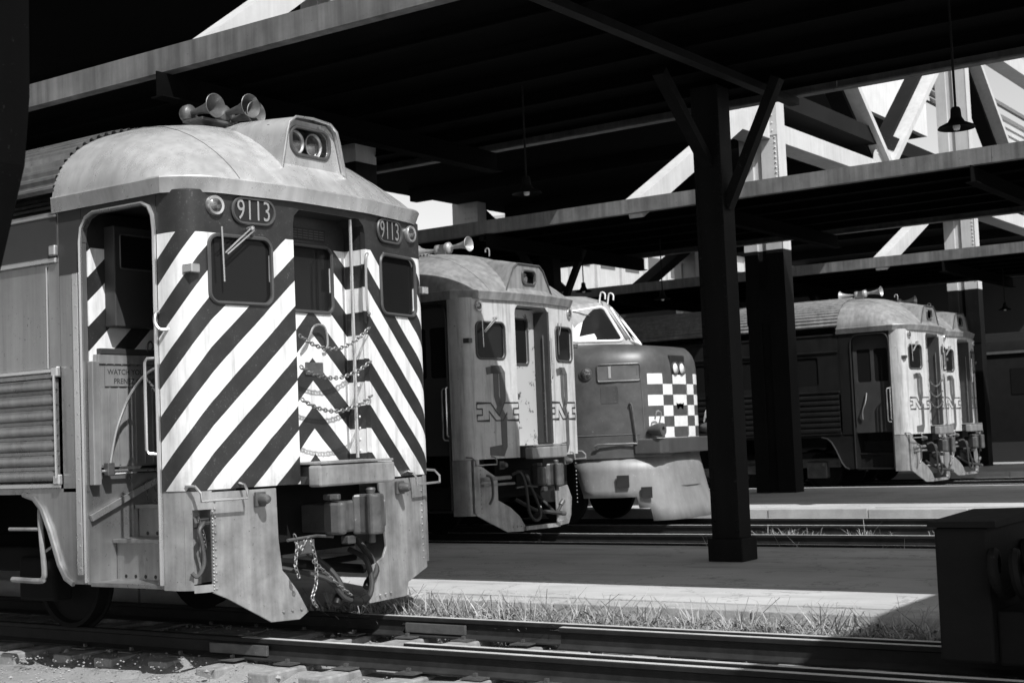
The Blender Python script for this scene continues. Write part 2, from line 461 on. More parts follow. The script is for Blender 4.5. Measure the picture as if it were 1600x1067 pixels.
def horn(parent, p, d, s=1.0, m='iron'):
    prof = [(.0, -.07), (.065, -.07), (.07, -.055), (.07, -.015), (.05, .0), (.022, .01), (.026, .08), (.036, .16), (.052, .22), (.074, .26), (.094, .28), (.09, .283), (.066, .255), (.04, .20), (.0, .14)]
    o = obj('horn', MB().lathe([(r*s, h*s) for r, h in prof], p, d, 20), m, parent, smooth=True, angle=60); return o

def rdc(name, label, X0, yc, style, group=None, length=24.0, detail=True, horns='five', dooropen=False):
    T = thing(name, (X0, yc, 0), label, 'railcar', group)
    S = style == 'stripe'
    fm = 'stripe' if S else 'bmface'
    rf = 'roof' if S else 'roof2'
    sd = 'steel' if S else 'darksteel'
    # --- end walls, left and right of the end door
    for s in (-1, 1):
        w = MB()
        mp = lambda a, z: (fx(a), s * a, z)
        nr = Vector((1, .15 * s, 0)).normalized()
        win = rrect(.705, 1.29, 2.715, 3.235, .075)
        w.plate([(.46, 1.23), (1.33, 1.23), (1.33, 3.60), (.46, 3.60)], [win], mp, nr, .05)
        w.loft([[(p.x, s * p.y, z) for p in CORNER] + [(-.47, s * SIDE, z)] for z in (1.23, 3.60)], close=False)
        w.loft([[(0, s * .46, z), (-.32, s * .46, z)] for z in (1.23, 3.60)], close=False)
        o = obj('end_wall', w, fm, T, smooth=True, angle=30)
        gl = MB().plate(rrect(.70, 1.295, 2.71, 3.24, .07), [], lambda a, z: (fx(a) - .02, s * a, z), nr, .01); obj('window_pane', gl, 'glass', o)
        gk = MB().tube([(fx(a) + .006, s * a, z) for a, z in rrect(.695, 1.30, 2.705, 3.245, .085, 6)], .017, 6, closed=True)
        obj('window_gasket', gk, 'rubber', o, smooth=True)
        # marker lamp
        la = MB().lathe([(.0, .015), (.05, .02), (.055, .03), (.075, .035), (.082, .02), (.082, -.01)], (fx(1.235), s*1.235, 3.48), nr, 20)
        ml = obj('class_lamp', la, 'trim', T, smooth=True)
        obj('lamp_lens', MB().lathe([(.0, .05), (.03, .046), (.056, .03)], (fx(1.235), s*1.235, 3.48), nr, 20), 'lens', ml, smooth=True)
        if S:
            bo = rrect(.66, 1.07, 3.36, 3.565, .10, 8)
            b = obj('number_board', MB().plate(bo, [], lambda a, z: (fx(a) + .012, s*a, z), nr, .02), 'black', T)
            obj('board_rim', MB().tube([(fx(a) + .014, s*a, z) for a, z in bo], .014, 6, closed=True), 'rubber', b, smooth=True)
            tx = text_mb('9113', .235, lambda u, q: (fx(.865 + s*u) + .018, s*.865 + u, 3.462 + q), xs=.72)
            obj('numeral', tx, 'trim', b)
        # wiper
        wp = MB()
        if s < 0:
            wp.tube([(fx(.93) + .05, -.93, 3.315), (fx(1.2) + .055, -1.185, 3.10)], .007, 5)
            wp.tube([(fx(.90) + .05, -.90, 3.300), (fx(1.17) + .055, -1.165, 3.09)], .007, 5)
            wp.tube([(fx(1.2) + .045, -1.205, 3.31), (fx(1.2) + .045, -1.19, 2.87)], .008, 5)
            wp.lathe([(0, .07), (.022, .06), (.022, 0)], (fx(.915), -.915, 3.315), (1, 0, 0), 8)
            obj('wiper', wp, 'trim', T, smooth=True)
        elif not S:
            wp.tube([(fx(.85) + .05, .85, 3.30), (fx(.72) + .055, .74, 3.1)], .008, 5)
            wp.tube([(fx(.74) + .045, .735, 3.30), (fx(.74) + .045, .73, 2.8)], .008, 5); obj('wiper', wp, 'iron', T, smooth=True)
        # corner bracket
        bk = MB().box((fx(1.33) - .09, s*1.45 - .045, 2.93), (fx(1.33) + .02, s*1.45 + .045, 3.0)); obj('flag_bracket', bk, 'trim' if S else 'iron', T, bevel=.008)
        # horizontal grab loop at the corner
        a0, a1 = 1.07, 1.50
        gp = [(fx(a0), s*a0, 1.27), (fx(a0) + .06, s*a0, 1.255), (fx(a0) + .09, s*a0, 1.21), (fx(a0) + .09, s*a0, 1.15), (fx(a1) + .09, s*a1, 1.15), (fx(a1) + .09, s*a1, 1.21), (fx(a1) + .03, s*a1, 1.262), (fx(a1) - .08, s*a1, 1.27)]
        obj('grab_loop', MB().tube(gp, .011, 6), 'trim' if S else 'wing', T, smooth=True)
        # pilot wings
        if s < 0: out = [(.70, 1.21), (1.33, 1.21), (1.33, .43), (1.2, .37), (.80, .14), (.52, .13), (.42, .18), (.52, .36), (.62, .50), (.66, .54), (.69, .80)]
        else: out = [(.56, 1.21), (1.36, 1.21), (1.36, .37), (1.0, .27), (.95, .15), (.36, .155), (.44, .48), (.60, .53), (.66, .62), (.63, .86)]
        if not S: out = [(.95, .95), (1.42, 1.21), (1.42, .43), (1.2, .32), (.80, .14), (.46, .13), (.40, .2), (.52, .36), (.70, .50), (.95, .62)]
        if not S and s > 0: out = [(.5, .72), (.95, .75), (1.1, .55), (1.02, .27), (.9, .15), (.5, .14)]
        pw = obj('pilot_plate', MB().plate(out, [], lambda a, z: (fx(a) - .012 + .06 * max(0, .5 - z), s * a, z), nr, .022), 'wing', T, bevel=.004)
        rv = MB()
        for k in range(12):
            rv.lathe([(0, .012), (.009, .008), (.012, 0)], (fx(1.28) - .012, s*1.30, .46 + k*.062), nr, 6)
        for k in range(3):
            a = .5 + k*.09; rv.lathe([(0, .014), (.010, .01), (.013, 0)], (fx(a) + .008, s*a, .21), nr, 6)
        tag(obj('rivet', rv, 'wing', pw, smooth=True), kind='stuff')
        if S or s < 0:
            # rounded corner skirt below the end wall
            sk = MB()
            pts = [(p.x - .005, s * (p.y - .006)) for p in CORNER] + [(-.485, s * (SIDE - .006))]
            if S and s < 0:
                # hatch opening with hose: frame pieces only
                sk.loft([[(x, y, z) for x, y in pts[4:]] for z in (.46, 1.225)], close=False)
                sk.loft([[(x, y, z) for x, y in pts[:5]] for z in (1.08, 1.225)], close=False)
                sk.loft([[(x, y, z) for x, y in pts[:5]] for z in (.44, .50)], close=False)
            else:
                sk.loft([[(x, y, z) for x, y in pts] for z in (.42, 1.225)], close=False)
            obj('corner_skirt', sk, 'wing', T, smooth=True)
        # marker light on the plate
        a = .885
        mk = MB().box((fx(a), s*a - .055, 1.07), (fx(a) + .03, s*a + .055, 1.19)); mm = obj('marker_light', mk, 'iron', T, bevel=.008)
        obj('marker_lens', MB().lathe([(0, .10), (.03, .09), (.042, .06), (.046, .0)], (fx(a) + .03, s*a, 1.13), (1, .15*s, 0), 12), 'iron', mm, smooth=True)
        # side grab irons by the door
        gi = MB().tube([(-.47, s*SIDE, 2.30), (-.47, s*(SIDE+.06), 2.30), (-.47, s*(SIDE+.065), 2.27), (-.47, s*(SIDE+.065), 1.56), (-.47, s*(SIDE+.06), 1.53), (-.47, s*SIDE, 1.53)], .013, 6)
        if s < 0:
            gi = MB().tube([(-.50, s*SIDE, 2.28), (-.56, s*(SIDE+.05), 2.28), (-.575, s*(SIDE+.06), 2.25), (-.575, s*(SIDE+.06), 1.56), (-.56, s*(SIDE+.05), 1.53), (-.50, s*SIDE, 1.52)], .013, 6)
        obj('grab_iron', gi, 'trim' if S else 'wing', T, smooth=True)
    hd = MB().plate([(-.46, 3.60), (-.46, 3.40), (-.44, 3.47), (-.38, 3.525), (.38, 3.525), (.44, 3.47), (.46, 3.40), (.46, 3.60)], [], lambda a, z: (.0, a, z), (1, 0, 0), .30)
    obj('door_header', hd, fm, T)
    # --- end door in its recess
    dx = -.25
    if S:
        d = MB().plate([(-.46, 1.40), (.46, 1.40), (.46, 3.56), (-.46, 3.56)], [rrect(-.30, .27, 2.71, 3.27, .06)], lambda a, z: (dx, a, z), (1, 0, 0), .05)
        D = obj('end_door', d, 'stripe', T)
        obj('window_pane', MB().plate(rrect(-.31, .28, 2.70, 3.28, .06), [], lambda a, z: (dx - .02, a, z), (1, 0, 0), .01), 'glass', D)
        obj('window_gasket', MB().tube([(dx + .006, a, z) for a, z in rrect(-.31, .28, 2.70, 3.28, .07, 6)], .016, 6, closed=True), 'rubber', D, smooth=True)
        # notice plate with rows of small print above the door window
        npz = obj('notice_plate', MB().box((dx + .004, -.30, 3.325), (dx + .012, .20, 3.43)), 'black', D)
        for r_ in range(4):
            for c_ in range(7):
                obj('print_row', MB().box((dx + .0125, -.285 + c_*.068, 3.34 + r_*.022), (dx + .0135, -.285 + c_*.068 + .055, 3.346 + r_*.022)), 'greyp', npz)
        obj('door_post', MB().tube([(-.06, .335, 1.42), (-.06, .335, 3.52)], .016, 8), 'trim', T, smooth=True)
        obj('grab_iron', MB().tube(smoothpath([(0, .47, 3.22), (.05, .43, 3.21), (.055, .40, 3.16), (.055, .39, 2.95), (.055, .40, 2.72), (.05, .43, 2.68), (0, .47, 2.67)], 4), .012, 6), 'trim', T, smooth=True)
        # three slack safety chains
        for z0, z1, sag in ((2.46, 2.56, .15), (2.20, 2.26, .12), (1.93, 1.96, .12)):
            pa = []
            for k in range(13):
                t = k / 12; pa.append((.03, -.455 + .90*t, z0*(1-t) + z1*t - sag*4*t*(1-t)))
            obj('safety_chain', chain_mb(pa, .05, .006), 'chain', T, smooth=True)
        hk = MB().tube(smoothpath([(dx+.02, -.16, 2.35), (dx+.05, -.10, 2.45), (dx+.06, -.03, 2.57), (dx+.06, .10, 2.57), (dx+.05, .15, 2.42), (dx+.02, .12, 2.36)], 4), .010, 5)
        obj('door_handle', hk, 'trim', D, smooth=True)
        obj('latch_plate', MB().box((dx+.001, -.10, 2.15), (dx+.014, .12, 2.26)), 'iron', D, bevel=.004)
        for zz in (1.48, 1.58, 1.68, 1.78, 1.9, 2.05, 2.15):
            obj('rivet', MB().lathe([(0, .008), (.010, .004), (.012, 0)], (-.13, .459, zz), (0, -1, 0), 6), 'white', T)
    else:
        D = obj('end_door', MB().plate([(-.46, 1.40), (.455, 1.40), (.455, 3.50), (-.46, 3.50)], [rrect(-.26, .22, 2.66, 3.34, .05)], lambda a, z: (dx, a, z), (1, 0, 0), .05), 'peel', T)
        obj('window_pane', MB().plate(rrect(-.27, .23, 2.65, 3.35, .05), [], lambda a, z: (dx - .02, a, z), (1, 0, 0), .01), 'glass', D)
        obj('window_gasket', MB().tube([(dx + .006, a, z) for a, z in rrect(-.27, .23, 2.65, 3.35, .06, 5)], .016, 6, closed=True), 'rubber', D, smooth=True)
        D2 = obj('dark_jamb_facing', MB().box((-.245, .405, 1.42), (.02, .452, 3.46)), 'interior', T, bevel=.006)  # dark facing laid over the pale jamb in place of its shade
        for k in range(6): obj('rivet', MB().lathe([(0, .012), (.012, .006), (.015, 0)], (-.1, .405, 1.6 + .12*k), (0, -1, 0), 6), 'greyp', D2)
        obj('door_chain_bar', MB().tube([(-.06, .38, 1.44), (-.06, .38, 3.1)], .012, 6), 'iron', T)
        obj('grab_iron', MB().tube([(.03, .47, 3.05), (.07, .43, 3.03), (.07, .42, 2.45), (.03, .47, 2.42)], .012, 6), 'trim', T, smooth=True)
        for z0, sag in ((2.46, .16), (2.2, .14), (1.95, .14)) if dooropen else ():
            obj('safety_chain', chain_mb([(.03, -.455 + .9*k/10, z0 - sag*4*k/10*(1-k/10)) for k in range(11)], .06, .008), 'iron', T)
        # painted monogram on the two end panels
        for s in (-1, 1):
            c = .90; mp = lambda u, z: (fx(abs(s*c + u)) + .004, s*c + u, z)
            mp2 = lambda u, z: (fx(abs(s*c + u)) + .006, s*c + u, z)
            ltr = strip2d([(-.22, 2.52), (-.04, 2.55), (-.02, 2.50), (-.02, 2.15), (.04, 2.0)], .11, mp)
            l2 = strip2d([(-.12, 2.545), (.09, 2.545), (.115, 2.50), (.115, 2.10), (.03, 1.96), (.115, 1.84), (.115, 1.40), (.08, 1.345), (-.20, 1.345)], .12, mp)
            obj('letter', ltr, 'greyp', T); obj('letter', l2, 'greyp', T)
            o1 = [(-.44, 2.05), (-.15, 2.05), (.02, 1.86), (.14, 2.05), (.44, 2.05), (.44, 1.965), (.33, 1.965), (.33, 1.875), (.44, 1.875), (.44, 1.79), (.19, 1.79), (.19, 1.90), (.10, 1.79), (-.05, 1.79), (-.19, 1.93), (-.19, 1.79), (-.44, 1.79), (-.44, 1.875), (-.33, 1.875), (-.33, 1.965), (-.44, 1.965)]
            obj('letter', strip2d(o1, .02, mp2, closed=True), 'logoblk', T)
    # --- buffer plate and coupler
    bp = MB().box((-.25, -.46, 1.385), (.24, .46, 1.405)); obj('diaphragm_plate', bp, 'wing', T, bevel=.004)
    bf = MB().box((.10, -.48, 1.20), (.24, .48, 1.378)); obj('buffer_beam', bf, 'wing' if S else 'roof2', T, bevel=.02)
    for s in (-1, 1): obj('buffer_stem', MB().box((-.25, s*.39 - .03, 1.22), (.10, s*.39 + .03, 1.37)), 'iron', T, bevel=.005)
    obj('buffer_spring', MB().tube([(-.24, -.2, 1.3), (.1, -.2, 1.3)], .035, 10), 'iron', T, smooth=True)
    ub = MB().box((-1.2, -.66, .74), (-.34, .66, 1.36)).box((-.6, -.7, .62), (-.45, .7, .74)); U = obj('underframe', ub, 'dark', T)
    cp = MB().box((-.45, -.10, .80), (.06, .10, 1.04)); CP = obj('coupler', cp, 'iron', T, bevel=.015)
    ga = [(-.06, -.10), (.02, -.20), (.10, -.30), (.22, -.35), (.31, -.33), (.33, -.27), (.26, -.24), (.19, -.20), (.15, -.12), (.14, -.03), (.16, .06), (.02, .12), (-.06, .10)]
    obj('coupler_head', MB().plate(ga, [], lambda a, b: (a, b, 1.07), (0, 0, 1), .27), 'iron', CP, bevel=.025)
    obj('guard_lug', MB().plate([(.10, -.31), (.22, -.355), (.30, -.335), (.26, -.26), (.16, -.26)], [], lambda a, b: (a, b, 1.135), (0, 0, 1), .05), 'iron', CP, bevel=.012)
    kn = [(.145, .0), (.19, .05), (.25, .06), (.30, .02), (.345, .03), (.375, .10), (.35, .18), (.27, .235), (.13, .22), (.10, .10)]
    obj('knuckle', MB().plate(kn, [], lambda a, b: (a, b, 1.115), (0, 0, 1), .34), 'iron', CP, bevel=.035)
    obj('knuckle_lug', MB().plate([(.02, .12), (.13, .225), (.26, .31), (.20, .36), (.06, .30), (-.04, .16)], [], lambda a, b: (a, b, 1.06), (0, 0, 1), .24), 'iron', CP, bevel=.02)
    obj('knuckle_pin', MB().lathe([(0, .47), (.035, .465), (.045, .45), (.032, .41), (.032, 0)], (.24, .14, .70), (0, 0, 1), 12), 'iron', CP, smooth=True)
    obj('lock_lifter', MB().box((.05, -.05, .70), (.14, .05, .77)), 'iron', CP, bevel=.012)
    obj('uncoupling_rod', MB().tube([(.10, -.74, .79), (.10, -.40, .80), (.12, -.22, .78)], .014, 6), 'iron', T, smooth=True)
    # hoses and chains
    def hose(pts, r=.026): 
        h = obj('air_hose', MB().tube(smoothpath(pts, 6), r, 8), 'hose', T, smooth=True)
        e = Vector(pts[-1]); obj('hose_coupling', MB().lathe([(0, -.05), (.036, -.05), (.04, 0), (.034, .05), (0, .06)], e, (Vector(pts[-1]) - Vector(pts[-2])), 10), 'iron' if not S else 'darksteel', h, smooth=True)
    if S:
        hose([(-.3, -.55, .56), (-.1, -.40, .50), (.05, -.22, .42), (.12, -.10, .26), (.14, .02, .22)], .022)
        hose([(-.2, .34, .62), (.0, .32, .54), (.08, .30, .36), (.12, .22, .24), (.14, .12, .22)], .024)
        hose([(-.3, -.2, .7), (-.1, -.05, .5), (.02, -.02, .34), (.06, -.12, .24)], .024)
        hose([(-.25, .5, .7), (-.02, .48, .45), (.0, .35, .33)], .03)
        obj('air_pipe', MB().tube([(-.35, -.66, .62), (-.3, .2, .48), (-.3, .64, .42)], .04, 8).tube([(-.42, -.66, .50), (-.42, .66, .52)], .03, 8), 'dark', T, smooth=True)
        obj('hanging_chain', chain_mb(smoothpath([(.1, -.66, .83), (.1, -.60, .70), (.1, -.50, .80), (.1, -.42, .62), (.1, -.42, .42), (.1, -.47, .30), (.1, -.42, .22)], 5), .052, .0062), 'chain', T)
        obj('hanging_chain', chain_mb([(.1, -.45, .60), (.11, -.30, .48), (.12, -.15, .36), (.13, -.02, .27)], .046, .006), 'chain', T)
        obj('hanging_chain', chain_mb([(.1, -.63, .74), (.1, -.66, .58), (.1, -.62, .48)], .046, .006), 'chain', T)
        obj('bracket', MB().box((.06, -.60, .66), (.10, -.42, .78)), 'iron', T, bevel=.01)
        # hose valve in the corner hatch
        obj('hatch_back', MB().plate([(1.34, .5), (1.5, .5), (1.5, 1.08), (1.34, 1.08)], [], lambda a, z: (fx(1.33) - .13, -a, z), (1, 0, 0), .01), 'wing', T)
        obj('signal_hose', MB().tube(smoothpath([(fx(1.4) - .05, -1.36, .98), (fx(1.4) - .0, -1.42, .97), (fx(1.4) + .01, -1.47, .92), (fx(1.4) + .01, -1.44, .80), (fx(1.4), -1.42, .66), (fx(1.4) - .03, -1.46, .57), (fx(1.4) - .06, -1.49, .60)], 5), .017, 7), 'iron', T, smooth=True)
        obj('valve', MB().lathe([(0, .1), (.03, .1), (.03, 0), (.045, 0), (.045, -.05), (0, -.05)], (fx(1.4) - .07, -1.41, .98), (.2, 1, 0), 8), 'iron', T)
        obj('chain', chain_mb([(fx(1.4) - .02, -1.45, 1.03), (fx(1.4), -1.41, .88), (fx(1.4) - .02, -1.38, .78)], .04, .005), 'iron', T)
        wr = MB()
        for k in range(24): wr.lathe([(0, .010), (.007, .006), (.009, 0)], (fx(1.33) - .004, -1.325, .46 + k*.026), (1, -.15, 0), 5)
        tag(obj('weld_bead', wr, 'wing', T), kind='stuff')
    else:
        hose([(-.05, -.62, .98), (.06, -.56, 1.0), (.12, -.52, .80), (.12, -.46, .42), (.12, -.30, .28), (.12, -.16, .34), (.11, -.22, .55), (.08, -.42, .92)], .024)
        hose([(-.2, .1, .7), (.02, .16, .5), (.1, .3, .36), (.12, .45, .5)], .026)
        hose([(-.2, -.35, .6), (.0, -.1, .42), (.1, .1, .38), (.16, .4, .34)], .03)
        obj('pilot_bar', MB().bar((.02, -.44, .17), (.02, .5, .16), .05, .06), 'wing', T)
        obj('corner_post', MB().box((-.3, -1.45, .45), (-.14, -1.32, 1.24)), 'wing', T, bevel=.01)
        obj('cross_pipe', MB().tube([(-.1, -1.3, .94), (-.1, -.6, .94)], .03, 8).tube([(-.1, -1.3, .85), (-.1, -.5, .85)], .02, 8), 'wing', T, smooth=True)
        obj('signal_hose', MB().tube(smoothpath([(-.05, -1.28, 1.0), (.0, -1.22, .95), (.0, -1.2, .7), (-.02, -1.26, .58)], 5), .02, 7), 'iron', T, smooth=True)
    # --- roof end with its drip moulding
    rb = MB(); na = 48; rows = []
    AA = [math.sin(math.pi/2 * (2*i/na - 1)) * 1.585 for i in range(na + 1)]
    DD = [0, .012, .04, .09, .16, .25, .36, .5, .66, .85, 1.05, 1.35, 1.68]
    for dd in DD: rows.append([(xfront(a)*(1 - dd/1.68) - dd if dd < 1.68 else -1.68, a, 3.655 + .80 * roofA(a) * roofB(dd)) for a in AA])
    rb.loft(rows, close=False)
    RO = obj('roof_end', rb, rf, T, smooth=True, angle=50)
    for i, a0 in enumerate((-1.0, .95)):
        obj('roof_seam', MB().tube([(xfront(a0)*(1-dd/1.68) - dd, a0 - .1*dd*(1 if a0 > 0 else -1), 3.657 + .80*roofA(a0 - .1*dd*(1 if a0 > 0 else -1))*roofB(dd)) for dd in DD[1:]], .004, 4), 'rubber' if S else 'iron', RO)
    ed = [(-1.70, -1.585)] + [(xfront(a), a) for a in AA] + [(-1.70, 1.585)]
    em = MB().loft([[(x - ox, y * (1 - oy), z) for x, y in ed] for ox, oy, z in ((.10, .05, 3.59), (.020, .014, 3.580), (.018, .012, 3.592), (-.014, -.008, 3.695), (-.008, -.005, 3.708), (.05, .03, 3.722))], close=False)
    obj('drip_moulding', em, 'roof' if S else rf, RO, smooth=True, angle=25)
    # --- fluted main roof
    mr = MB(); pr = []; base = []; nn = 600
    for i in range(nn + 1):
        a = math.sin(math.pi/2 * (2*i/nn - 1)) * 1.57
        base.append(Vector((a, 3.66 + .80 * roofA(a * 1.005))))
    run = 0.0; step = .0; per = .088
    for i in range(1, nn):
        run += (base[i] - base[i-1]).length
        if run < step: continue
        step += per / 4
        tn = (base[i+1] - base[i-1]).normalized(); nrm = Vector((-tn.y, tn.x))
        ph = int(round(run / (per / 4))) % 4
        k = (.0, .026, .030, .002)[ph] if abs(base[i].x) > .32 else .0
        pr.append((base[i].x + nrm.x * k, base[i].y + nrm.y * k))
    mr.loft([[(x, a, z) for a, z in pr] for x in (-1.66, -length)], close=False)
    obj('fluted_roof', mr, 'steel' if S else 'roof2', T)
    obj('roof_ridge', MB().box((-length, -.35, 4.45), (-1.75, .35, 4.505)), rf, T, bevel=.02)
    # --- headlight
    if S:
        def ring(x, k, dz): return [(x, a*k, z + dz) for a, z in ((-.43, 3.80), (-.335, 4.20), (-.30, 4.31), (-.22, 4.37), (0, 4.385), (.22, 4.37), (.30, 4.31), (.335, 4.20), (.43, 3.80))]
        hb = MB().loft([ring(-.15, 1.0, 0), ring(-.5, .99, .03), ring(-.85, .9, .06), ring(-1.25, .62, .045), ring(-1.5, .3, .0)], close=False)
        H = obj('headlight_housing', hb, rf, T, smooth=True, angle=45)
        obj('housing_rim', MB().tube([(-.15, a, z) for _, a, z in ring(0, 1.0, 0)], .012, 6), 'trim', H, smooth=True)
        fpl = MB().plate([(-.42, 3.80), (-.33, 4.20), (-.30, 4.30), (-.22, 4.36), (.22, 4.36), (.30, 4.30), (.33, 4.20), (.42, 3.80)][::-1], [rrect(-.24, .24, 4.06, 4.295, .09, 6)], lambda a, z: (-.20 + (z - 4.1)*-.02, a, z), (1, 0, 0), .02)
        obj('front_plate', fpl, rf, H)
        obj('lens_rim', MB().tube([(-.195, a, z) for a, z in rrect(-.245, .245, 4.055, 4.30, .095, 6)], .016, 6, closed=True), 'rubber', H, smooth=True)
        obj('lamp_box', MB().box((-.42, -.30, 4.02), (-.39, .30, 4.33)), 'interior', H)
        for s in (-1, 1):
            L_ = obj('headlight', MB().lathe([(.105, .0), (.108, .012), (.10, .012), (.07, -.035), (.03, -.06), (0, -.065)], (-.27, s*.115, 4.18), (1, 0, 0), 20), 'trim', H, smooth=True)
            obj('headlight_lens', MB().lathe([(0, .02), (.05, .016), (.1, .0)], (-.275, s*.115, 4.18), (1, 0, 0), 20), 'lens', L_, smooth=True)
    else:
        def ring(x, k, dz): return [(x, a*k, z + dz) for a, z in ((-.62, 3.74), (-.40, 4.10), (-.30, 4.17), (.30, 4.17), (.40, 4.10), (.62, 3.74))]
        H = obj('headlight_housing', MB().loft([ring(-.02, 1.0, 0), ring(-.35, .92, .08), ring(-.8, .7, .16), ring(-1.2, .4, .16)], close=False), rf, T, smooth=True)
        obj('housing_rim', MB().tube([(-.02, a, z) for _, a, z in ring(0, 1.0, 0)], .014, 6), 'iron', H, smooth=True)
        obj('front_plate', MB().plate([(-.62, 3.74), (-.40, 4.09), (-.30, 4.16), (.30, 4.16), (.40, 4.09), (.62, 3.74)][::-1], [rrect(-.17, .17, 3.87, 4.07, .06, 5)], lambda a, z: (-.03, a, z), (1, 0, 0), .02), rf, H)
        obj('lens_rim', MB().tube([(-.02, a, z) for a, z in rrect(-.175, .175, 3.865, 4.075, .065, 5)], .018, 6, closed=True), 'rubber', H, smooth=True)
        obj('headlight', MB().lathe([(0, -.02), (.05, .0), (.09, .03)], (-.14, 0, 3.97), (1, 0, 0), 16), 'lens', H, smooth=True)
        obj('lamp_box', MB().box((-.2, -.2, 3.84), (-.18, .2, 4.1)), 'black', H)
    # --- horns on the roof
    if horns == 'five':
        st = MB().box((-1.52, -.26, 4.525), (-1.26, .30, 4.55)).box((-1.50, -.03, 4.42), (-1.44, .03, 4.55)).box((-1.50, -.24, 4.56), (-1.46, .24, 4.60))
        HB = obj('horn_bracket', st, 'iron', T, bevel=.006)
        for y_, x_, z_ in ((-.20, -1.46, 4.62), (.06, -1.28, 4.63), (.15, -1.30, 4.585)): horn(HB, (x_, y_, z_), (1, -.06, .03), 1.2)
    else:
        HB = obj('horn_bracket', MB().box((-1.75, -.08, 4.42), (-1.55, .08, 4.60)).box((-1.8, -.04, 4.56), (-1.5, .04, 4.66)), 'iron', T, bevel=.01)
        horn(HB, (-1.5, 0, 4.60), (1, 0, .05), 1.3, 'wing'); horn(HB, (-1.8, 0, 4.58), (-1, 0, .02), 1.3, 'wing')
        obj('lifting_hook', MB().tube(smoothpath([(-.75, 0, 4.38), (-.75, 0, 4.48), (-.78, 0, 4.51), (-.82, 0, 4.49), (-.82, 0, 4.45)], 4), .012, 6), 'wing', T, smooth=True)
    # --- sides
    for s in (-1, 1):
        y = s * SIDE
        mp = lambda x, z: (x, y, z); nr = Vector((0, s, 0))
        # vestibule side: panels round the door opening
        near = (s < 0)
        jm = MB()
        jm.plate([(-1.68, 1.24), (-1.39, 1.24), (-1.39, 3.60), (-1.68, 3.60)], [], mp, nr, .05)
        hdr = [(-1.386, 3.60), (-.474, 3.60), (-.474, 3.30), (-.50, 3.30), (-.51, 3.42), (-.55, 3.49), (-.62, 3.52), (-1.22, 3.52), (-1.31, 3.49), (-1.37, 3.42), (-1.386, 3.30)]
        jm.plate(hdr, [], mp, nr, .05)
        if S:
            dk = MB().plate([(-1.68, 3.05), (-1.392, 3.05), (-1.392, 3.585), (-1.68, 3.585)], [], lambda x, z: (x, y + s*.003, z), nr, .002).plate([(a, b) for a, b in hdr if b < 3.59] + [(-1.386, 3.585), (-.474, 3.585)][::1] if False else hdr, [], lambda x, z: (x, y + s*.003, min(z, 3.585)), nr, .002)
            obj('letterboard_band', dk, 'interior', T)
        obj('door_surround', jm, sd, T)
        fr = [(-.49, .50), (-.49, 3.30), (-.505, 3.42), (-.545, 3.495), (-.62, 3.53), (-1.22, 3.53), (-1.315, 3.495), (-1.375, 3.42), (-1.395, 3.30), (-1.395, .5)]
        obj('door_frame', MB().tube([(a, y + s*.012, z) for a, z in fr], .018, 6), 'trim' if S else 'darksteel', T, smooth=True)
        if S and near:
            obj('jamb_channel', MB().box((-1.50, y - .02, .56), (-1.43, y - .002, 3.05)), 'trim', T, bevel=.006)
            rv = MB()
            for k in range(14): rv.lathe([(0, .008), (.007, .005), (.009, 0)], (-1.455, y - .02, .62 + k*.18), (0, -1, 0), 5)
            tag(obj('rivet', rv, 'trim', T), kind='stuff')
        # window band, belt rails and fluted lower side
        wd = MB(); holes = []
        x = -2.2 if not S else -4.6
        while x > -length + 2: holes.append(rrect(x - 1.05, x, 2.42, 3.08, .06, 3)); x -= 1.42
        wd.plate([(-length, 2.20), (-1.684, 2.20), (-1.684, 3.60), (-length, 3.60)], holes if near else [], mp, nr, .04)
        W = obj('side_wall', wd, sd, T)
        if near:
            for h in holes:
                xa = min(p[0] for p in h); xb = max(p[0] for p in h)
                obj('window_pane', MB().box((xa, y + .025, 2.40), (xb, y + .03, 3.1)), 'glass', W)
        bl = MB()
        for zz, hh, oo in ((3.16, .05, .03), (3.55, .03, .02), (2.235, .045, .035), (1.27, .05, .02)):
            bl.box((-length, y - (oo if s < 0 else 0), zz), (-1.70, y + (oo if s > 0 else 0), zz + hh))
        obj('belt_rail', bl, 'trim' if S else 'darksteel', T, bevel=.01)
        if S: obj('letterboard_panel', MB().box((-length, y - .012, 3.21), (-1.70, y + .004, 3.55)) if s < 0 else MB().box((-length, y - .004, 3.21), (-1.70, y + .012, 3.55)), 'interior', T)
        fl = MB(); pf = []
        for k in range(7):
            z0 = 1.325 + k*.128
            for dz, o_ in ((0, -.0), (.012, .030), (.05, .038), (.085, .030), (.10, .004)): pf.append((y + s*o_, z0 + dz))
        fl.loft([[(x_, yy, zz) for yy, zz in pf] for x_ in (-1.72, -length)], close=False)
        fl.loft([[(-1.72, yy, zz) for yy, zz in pf], [(-1.72, y, zz) for yy, zz in pf]], close=False)
        obj('fluted_side', fl, sd, T, smooth=True, angle=35)
        sk = [(-1.40, 1.27), (-1.40, .485), (-1.56, .485), (-1.66, .53), (-1.74, .64), (-1.86, .92), (-1.96, 1.10), (-2.06, 1.19), (-2.2, 1.225), (-length, 1.23), (-length, 1.27)]
        obj('side_skirt', MB().plate(sk, [], mp, nr, .04), sd, T)
        obj('skirt_rim', MB().tube([(a, y + s*.012, z) for a, z in sk[2:9]], .022, 6), sd, T, smooth=True)
        # steps
        st = MB().box((-1.39, s*1.20 if s > 0 else -1.50, .47), (-.49, 1.50 if s > 0 else -1.20, .50))
        ST = obj('step', MB().box((-1.39, min(s*1.50, s*1.20), .465), (-.495, max(s*1.50, s*1.20), .50)), 'steel' if S else 'darksteel', T, bevel=.006)
